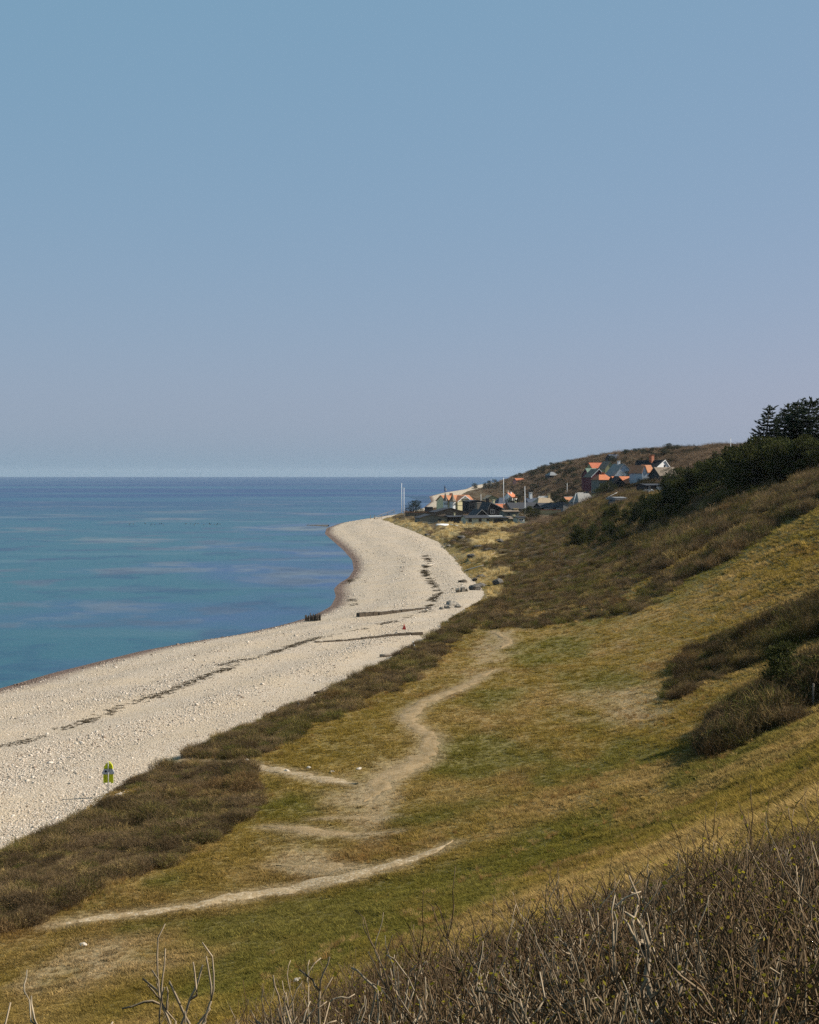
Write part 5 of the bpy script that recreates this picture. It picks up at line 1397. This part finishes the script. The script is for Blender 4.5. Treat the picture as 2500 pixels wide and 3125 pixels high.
# upturned white boat
b = at(1350, 1601, 672); bt = thing('rowing_boat', 'white upturned boat on the grass below the front cottages', 'boat', (b[0], b[1], float(surf_z(b[0], b[1]))), .3)
L = 2.8; vs, fs = [], []; secs = 9
for i in range(secs):
    u = -1 + 2 * i / (secs - 1); w = .85 * (1 - abs(u) ** 2.6) + .03; hh = .75 * (1 - .25 * u * u)
    for j in range(7):
        a = math.pi * j / 6; vs.append((u * L, math.cos(a) * w, math.sin(a) ** .7 * hh if j not in (0, 6) else 0))
for i in range(secs - 1):
    for j in range(6): fs.append((i * 7 + j, i * 7 + j + 1, (i + 1) * 7 + j + 1, (i + 1) * 7 + j))
fs += [tuple(range(6, -1, -1)), tuple(range((secs - 1) * 7, secs * 7))]
MB().add(vs, fs).build('hull', MT['white'], bt, True); MB().box(-L * .9, L * .9, -.05, .05, .72, .82).build('keel', MT['white'], bt)
o = log('long white board beside the upturned boat', 'white_board', (948, 1105), (964, 1108), .18, .18, 'white', 0, 0)
for k, (x, y, h) in enumerate([(1177, 1187, 1.2), (1166, 1176, 1.4), (1179, 1178, 1.6), (1712, 1490, 1.5)]):
    g = ground_at(x, y); o = thing('fence_post', ['lone post in the flat scrub', 'thin pale post in the flat scrub', 'tallest post in the flat scrub', 'thin post beside the near pines'][k], 'post', g)
    MB().tube([(0, 0, -.4), (.03, 0, h)], .06, 6).build('post', MT['wood'], o)

# ------------------------------------------------------------------ thorn bushes close to the viewer
def m_bark(inst):
    N = NT('thorn_bark_' + ('mass' if inst else 'single'))
    p = N.obj((1, 1, 1))
    n = N.noise(9.0, 4, 0.65, p).outputs[0]; n2 = N.noise(2.2, 2, .5, p).outputs[0]
    oi = N.n('ShaderNodeObjectInfo')
    c = N.mix(N.ramp(n, 0.35, 0.68), (0.028, 0.017, 0.008), (0.195, 0.135, 0.070))
    c = N.mix(N.ramp(n2, 0.50, 0.72) if inst else N.ramp(n2, 0.30, 0.60), c, (0.35, 0.28, 0.19))
    c = N.mix(N.math('MULTIPLY', oi.outputs['Random'], .95 if inst else .10), c, (0.075, 0.040, 0.015))
    return N.surf(c, 0.85, None, 0.15)
M_BARK_M, M_BARK_S = m_bark(True), m_bark(False)
N = NT('bud_leaf')
d = N.n('ShaderNodeBsdfDiffuse', {'Color': (0.20, 0.17, 0.025, 1)}); t = N.n('ShaderNodeBsdfTranslucent', {'Color': (0.26, 0.22, 0.02, 1)})
N.t.links.new(N.n('ShaderNodeMixShader', {0: .45, 1: d.outputs[0], 2: t.outputs[0]}).outputs[0], N.out.inputs['Surface'])
M_BUD = N.m

def thorn(seed, stems, gnarl, spread, depth, fine, buds, r0=.014, up=.5, taper=.70, crown=False):
    """branching bare bush, one unit high; returns (thick, thin, buds) meshes' data"""
    rr = random.Random(seed); thick, thin, bud = MB(), MB(), []
    def grow(p, d, L, r, lvl):
        n = 8 if lvl == 0 else 6 if lvl == 1 else 4
        pts, rad = [p.copy()], [r]; q = p.copy(); dd = d.copy()
        for k in range(n):
            dd = (dd + Vector((rr.gauss(0, gnarl), rr.gauss(0, gnarl), rr.gauss(0, gnarl * .6) + up * .30))).normalized()
            q = q + dd * (L / n) * rr.uniform(.7, 1.3); pts.append(q.copy()); rad.append(r * (1 - taper * (k + 1) / n) * rr.uniform(.86, 1.14) + .0009)
        (thick if lvl < 2 else thin).tube(pts, rad, 5 if lvl == 0 else 4 if lvl == 1 else 3)
        if lvl < depth:
            m = {0: rr.randint(4, 6), 1: rr.randint(3, 5), 2: rr.randint(2, 3), 3: 2}[lvl]
            if crown and lvl == 0: m += 3
            for j in range(m):
                i = rr.randint(n - 4, n) if (crown and lvl == 0) else rr.randint(1 if lvl else 2, n); t = pts[i]
                a = Vector((rr.gauss(0, 1), rr.gauss(0, 1), rr.gauss(0, .5))); a = (a - dd * a.dot(dd)).normalized()
                nd = (dd * rr.uniform(.6, 1.1) + a * rr.uniform(.5, 1.0) + Vector((0, 0, up * .5))).normalized()
                grow(t, nd, L * (rr.uniform(.22, .38) if (crown and lvl == 0) else rr.uniform(.38, .68)), rad[i] * rr.uniform(.6, .85), lvl + 1)
        elif buds:
            for j in range(buds):
                if rr.random() < .5: bud.append((pts[rr.randint(1, n)], rr.random()))
    for s in range(stems):
        a = rr.uniform(0, 6.28); ra = spread * math.sqrt(rr.random())
        p = Vector((ra * math.cos(a), ra * math.sin(a), -.06))
        d = Vector((math.cos(a) * spread * rr.uniform(.2, 1.1), math.sin(a) * spread * rr.uniform(.2, 1.1), 1)).normalized()
        grow(p, d, rr.uniform(.62, .95), r0 * rr.uniform(.7, 1.25), 0)
    zs = sorted(v[2] for v in thick.v + thin.v); zm = zs[-1]
    b = MB()
    for q, k in bud:
        s = (.0034 + .0045 * k) * zm; u = Vector((rr.gauss(0, 1), rr.gauss(0, 1), rr.gauss(0, 1))).normalized() * s; w = u.orthogonal().normalized() * s * .6
        b.add([q, q + u + w, q + u * 2, q + u - w], [(0, 1, 2), (0, 2, 3)])
    for p_ in (thick, thin, b): p_.v = [(x / zm, y / zm, z / zm) for x, y, z in p_.v]
    return thick, thin, b
def joined(name, parts, mats):
    v, f, mi = [], [], []
    for k, p in enumerate(parts):
        o = len(v); v += p.v; f += [tuple(o + i for i in q) for q in p.f]; mi += [k] * len(p.f)
    me = mesh_from(name, v, f, mats, True, mi)
    return bpy.data.objects.new(name, me)
TH = [joined('thorn_shrub', thorn(s, st, g, sp, 3, 1, b, r * 1.12, .45, .62), [M_BARK_M, M_BARK_M, M_BUD]) for s, st, g, sp, b, r in ((1, 6, .30, .26, 2, .0125), (2, 7, .26, .22, 2, .0110), (3, 5, .36, .30, 1, .0150), (4, 7, .24, .28, 2, .0105), (5, 6, .32, .30, 1, .0130))]
CAN = [(-100, 2300), (430, 2170), (560, 2120), (700, 2062), (840, 1992), (1000, 1958), (1100, 1928), (1200, 1884), (1300, 1850), (1400, 1818), (1500, 1792), (1600, 1755), (1725, 1716), (2000, 1640)]
def canopy_row(dx): return np.interp(dx, [c[0] for c in CAN], [c[1] for c in CAN])
rf = np.random.default_rng(77)
n = 5200
Yf = rf.uniform(0, 1, n) ** .8 * 25 + 6.6; tf = rf.uniform(-.12, .30, n); Xf = tf * Yf
dxf = (1250 + FPX * tf) / DS
row = canopy_row(dxf) + 14 * fbm(dxf * .02, Yf * .3, 3, 120)
gz = land_z(Xf, Yf)
zt = CAM_Z - (row * DS - EYE_ROW) / FPX * (Yf + .55)
hh = np.minimum(zt - gz, 2.7) * rf.uniform(.78, 1.10, n)
near = (zt - gz)
keep = (hh > .45) & (near > .5)
Xf, Yf, gz, hh = Xf[keep], Yf[keep], gz[keep], hh[keep]
order = rf.permutation(len(Xf))[:2300]
Xf, Yf, gz, hh = Xf[order], Yf[order], gz[order], hh[order]
wf = np.clip(hh * rf.uniform(.8, 1.2, len(hh)), .6, 2.2)
scatter('thorn_thicket', 'dense bare thorn thicket with first yellow buds in the near corner', TH, np.stack([Xf, Yf, gz - .05], 1), spin(len(Xf), rf, .06), np.stack([wf, wf, hh], 1), np.ones((len(Xf), 3)), rf.integers(0, 5, len(Xf)))
THICKET = len(Xf)

def bare_shrub(label, dx, top, Yd, seed, stems, gnarl, spread, w=1.0, rz=0.0, r0=.016):
    X = (dx * DS - 1250) * Yd / FPX; z = float(land_z(X, Yd)); zt_ = CAM_Z - (top * DS - EYE_ROW) * Yd / FPX; H = zt_ - z
    a, b, c = thorn(seed, stems, gnarl, spread, 3, 1, 0, r0 * .60, .30, .58, True)
    o = thing('bare_shrub', label, 'shrub', (X, Yd, z - .05), rz, 'bare grey shrubs in the near thicket'); o.scale = (H * w, H * w, H)
    a.build('branch', M_BARK_S, o, True); b.build('twig', M_BARK_S, o, True)
bare_shrub('gnarled bare shrub standing alone at the lower left of the thicket', 385, 2030, 8.0, 101, 2, .34, .12, .75, 0, .034)
bare_shrub('low bare branch reaching sideways at the picture bottom', 262, 2096, 7.6, 142, 2, .42, .25, .8, 1.0, .028)
bare_shrub('short bare shrub between the lone shrub and the thicket', 520, 2088, 7.8, 103, 3, .32, .2, .7, 2.0, .026)
bare_shrub('thin forked shrub at the left tip of the thicket', 618, 2020, 8.2, 104, 2, .28, .12, .7, 0, .030)
bare_shrub('twiggy grey shrub right of the forked one', 735, 2040, 9.0, 105, 5, .30, .25, .7, .5, .020)
bare_shrub('pale antler-like shrub rising above the thicket edge', 975, 1950, 8.6, 106, 3, .32, .15, .8, 1.5, .032)
bare_shrub('flat topped dark shrub on the thicket skyline', 1230, 1876, 11.0, 107, 4, .36, .2, 1.0, .3, .028)
bare_shrub('silvery leaning shrub in the middle of the thicket', 1120, 1985, 7.6, 108, 4, .28, .2, .8, 2.2, .028)
bare_shrub('tall silvery shrub with crooked crown in the thicket', 1590, 1850, 8.4, 109, 4, .40, .22, .9, .8, .034)
bare_shrub('pale many-stemmed shrub below the crooked crown', 1490, 1905, 8.0, 110, 5, .24, .2, .8, 1.9, .028)
bare_shrub('sprawling grey shrub at the picture edge in the thicket', 1690, 1885, 7.6, 111, 4, .36, .3, .9, 2.9, .030)
bare_shrub('slender grey shrub between the antler shrub and the flat one', 1330, 1910, 9.0, 112, 4, .24, .18, .7, 1.2, .024)
bare_shrub('stout bare shrub at the lower edge of the thicket', 860, 2055, 7.3, 113, 3, .30, .2, .8, .2, .030)

for k, (dx, top, Yd, seed, w, r0, lab) in enumerate([(440, 2100, 7.6, 121, .6, .022, 'small bare shrub right of the lone gnarled one'), (575, 2110, 7.4, 122, .6, .022, 'knobbly bare shrub low beside the forked one'), (680, 2062, 8.4, 123, .6, .022, 'pale crooked shrub before the twiggy grey one'),
        (790, 2030, 8.8, 124, .6, .022, 'bare crown poking out where the thicket begins'), (910, 1998, 8.8, 125, .6, .022, 'crooked pale crown left of the antler-like shrub'), (1060, 1962, 9.4, 126, .6, .022, 'thin pale crown right of the antler-like shrub'), (1160, 1925, 10.0, 127, .6, .022, 'pale twigged crown left of the flat topped shrub'),
        (1400, 1850, 10.0, 128, .65, .024, 'pale crown above the slender grey shrub'), (1510, 1830, 10.5, 129, .65, .024, 'grey crown left of the crooked one on the thicket edge'), (1660, 1800, 10.0, 130, .65, .024, 'grey crown near the picture edge on the thicket skyline'), (1280, 1960, 7.8, 131, .6, .022, 'pale branching crown deep in the thicket below the flat one'), (1420, 1985, 7.4, 132, .6, .022, 'pale branching crown at the picture bottom in the thicket'), (1600, 1960, 7.4, 133, .6, .022, 'pale branching crown low below the crooked one')]):
    bare_shrub(lab, dx, top, Yd, seed, 4, .34, .18, w, .9 * k, r0)
# ------------------------------------------------------------------ sea haze
def build_haze():
    N = NT('sea_haze')
    v = N.n('ShaderNodeVolumePrincipled')
    v.inputs['Color'].default_value = (0.80, 0.88, 1.0, 1)
    v.inputs['Density'].default_value = HAZE
    v.inputs['Anisotropy'].default_value = 0.15
    N.t.links.new(v.outputs[0], N.out.inputs['Volume'])
    x, y0, y1, z0, z1 = 15400, -700, 15400, -6.0, 66.0
    vs = [(-x, y0, z0), (x, y0, z0), (x, y1, z0), (-x, y1, z0), (-x, y0, z1), (x, y0, z1), (x, y1, z1), (-x, y1, z1)]
    fs = [(3, 2, 1, 0), (4, 5, 6, 7), (0, 1, 5, 4), (1, 2, 6, 5), (2, 3, 7, 6), (3, 0, 4, 7)]
    o = link('haze', mesh_from('haze', vs, fs, [N.m]))
    tag(o, 'thin bluish sea haze over the far coast', None, kind='stuff')
HAZE = 1.5e-5
build_haze()
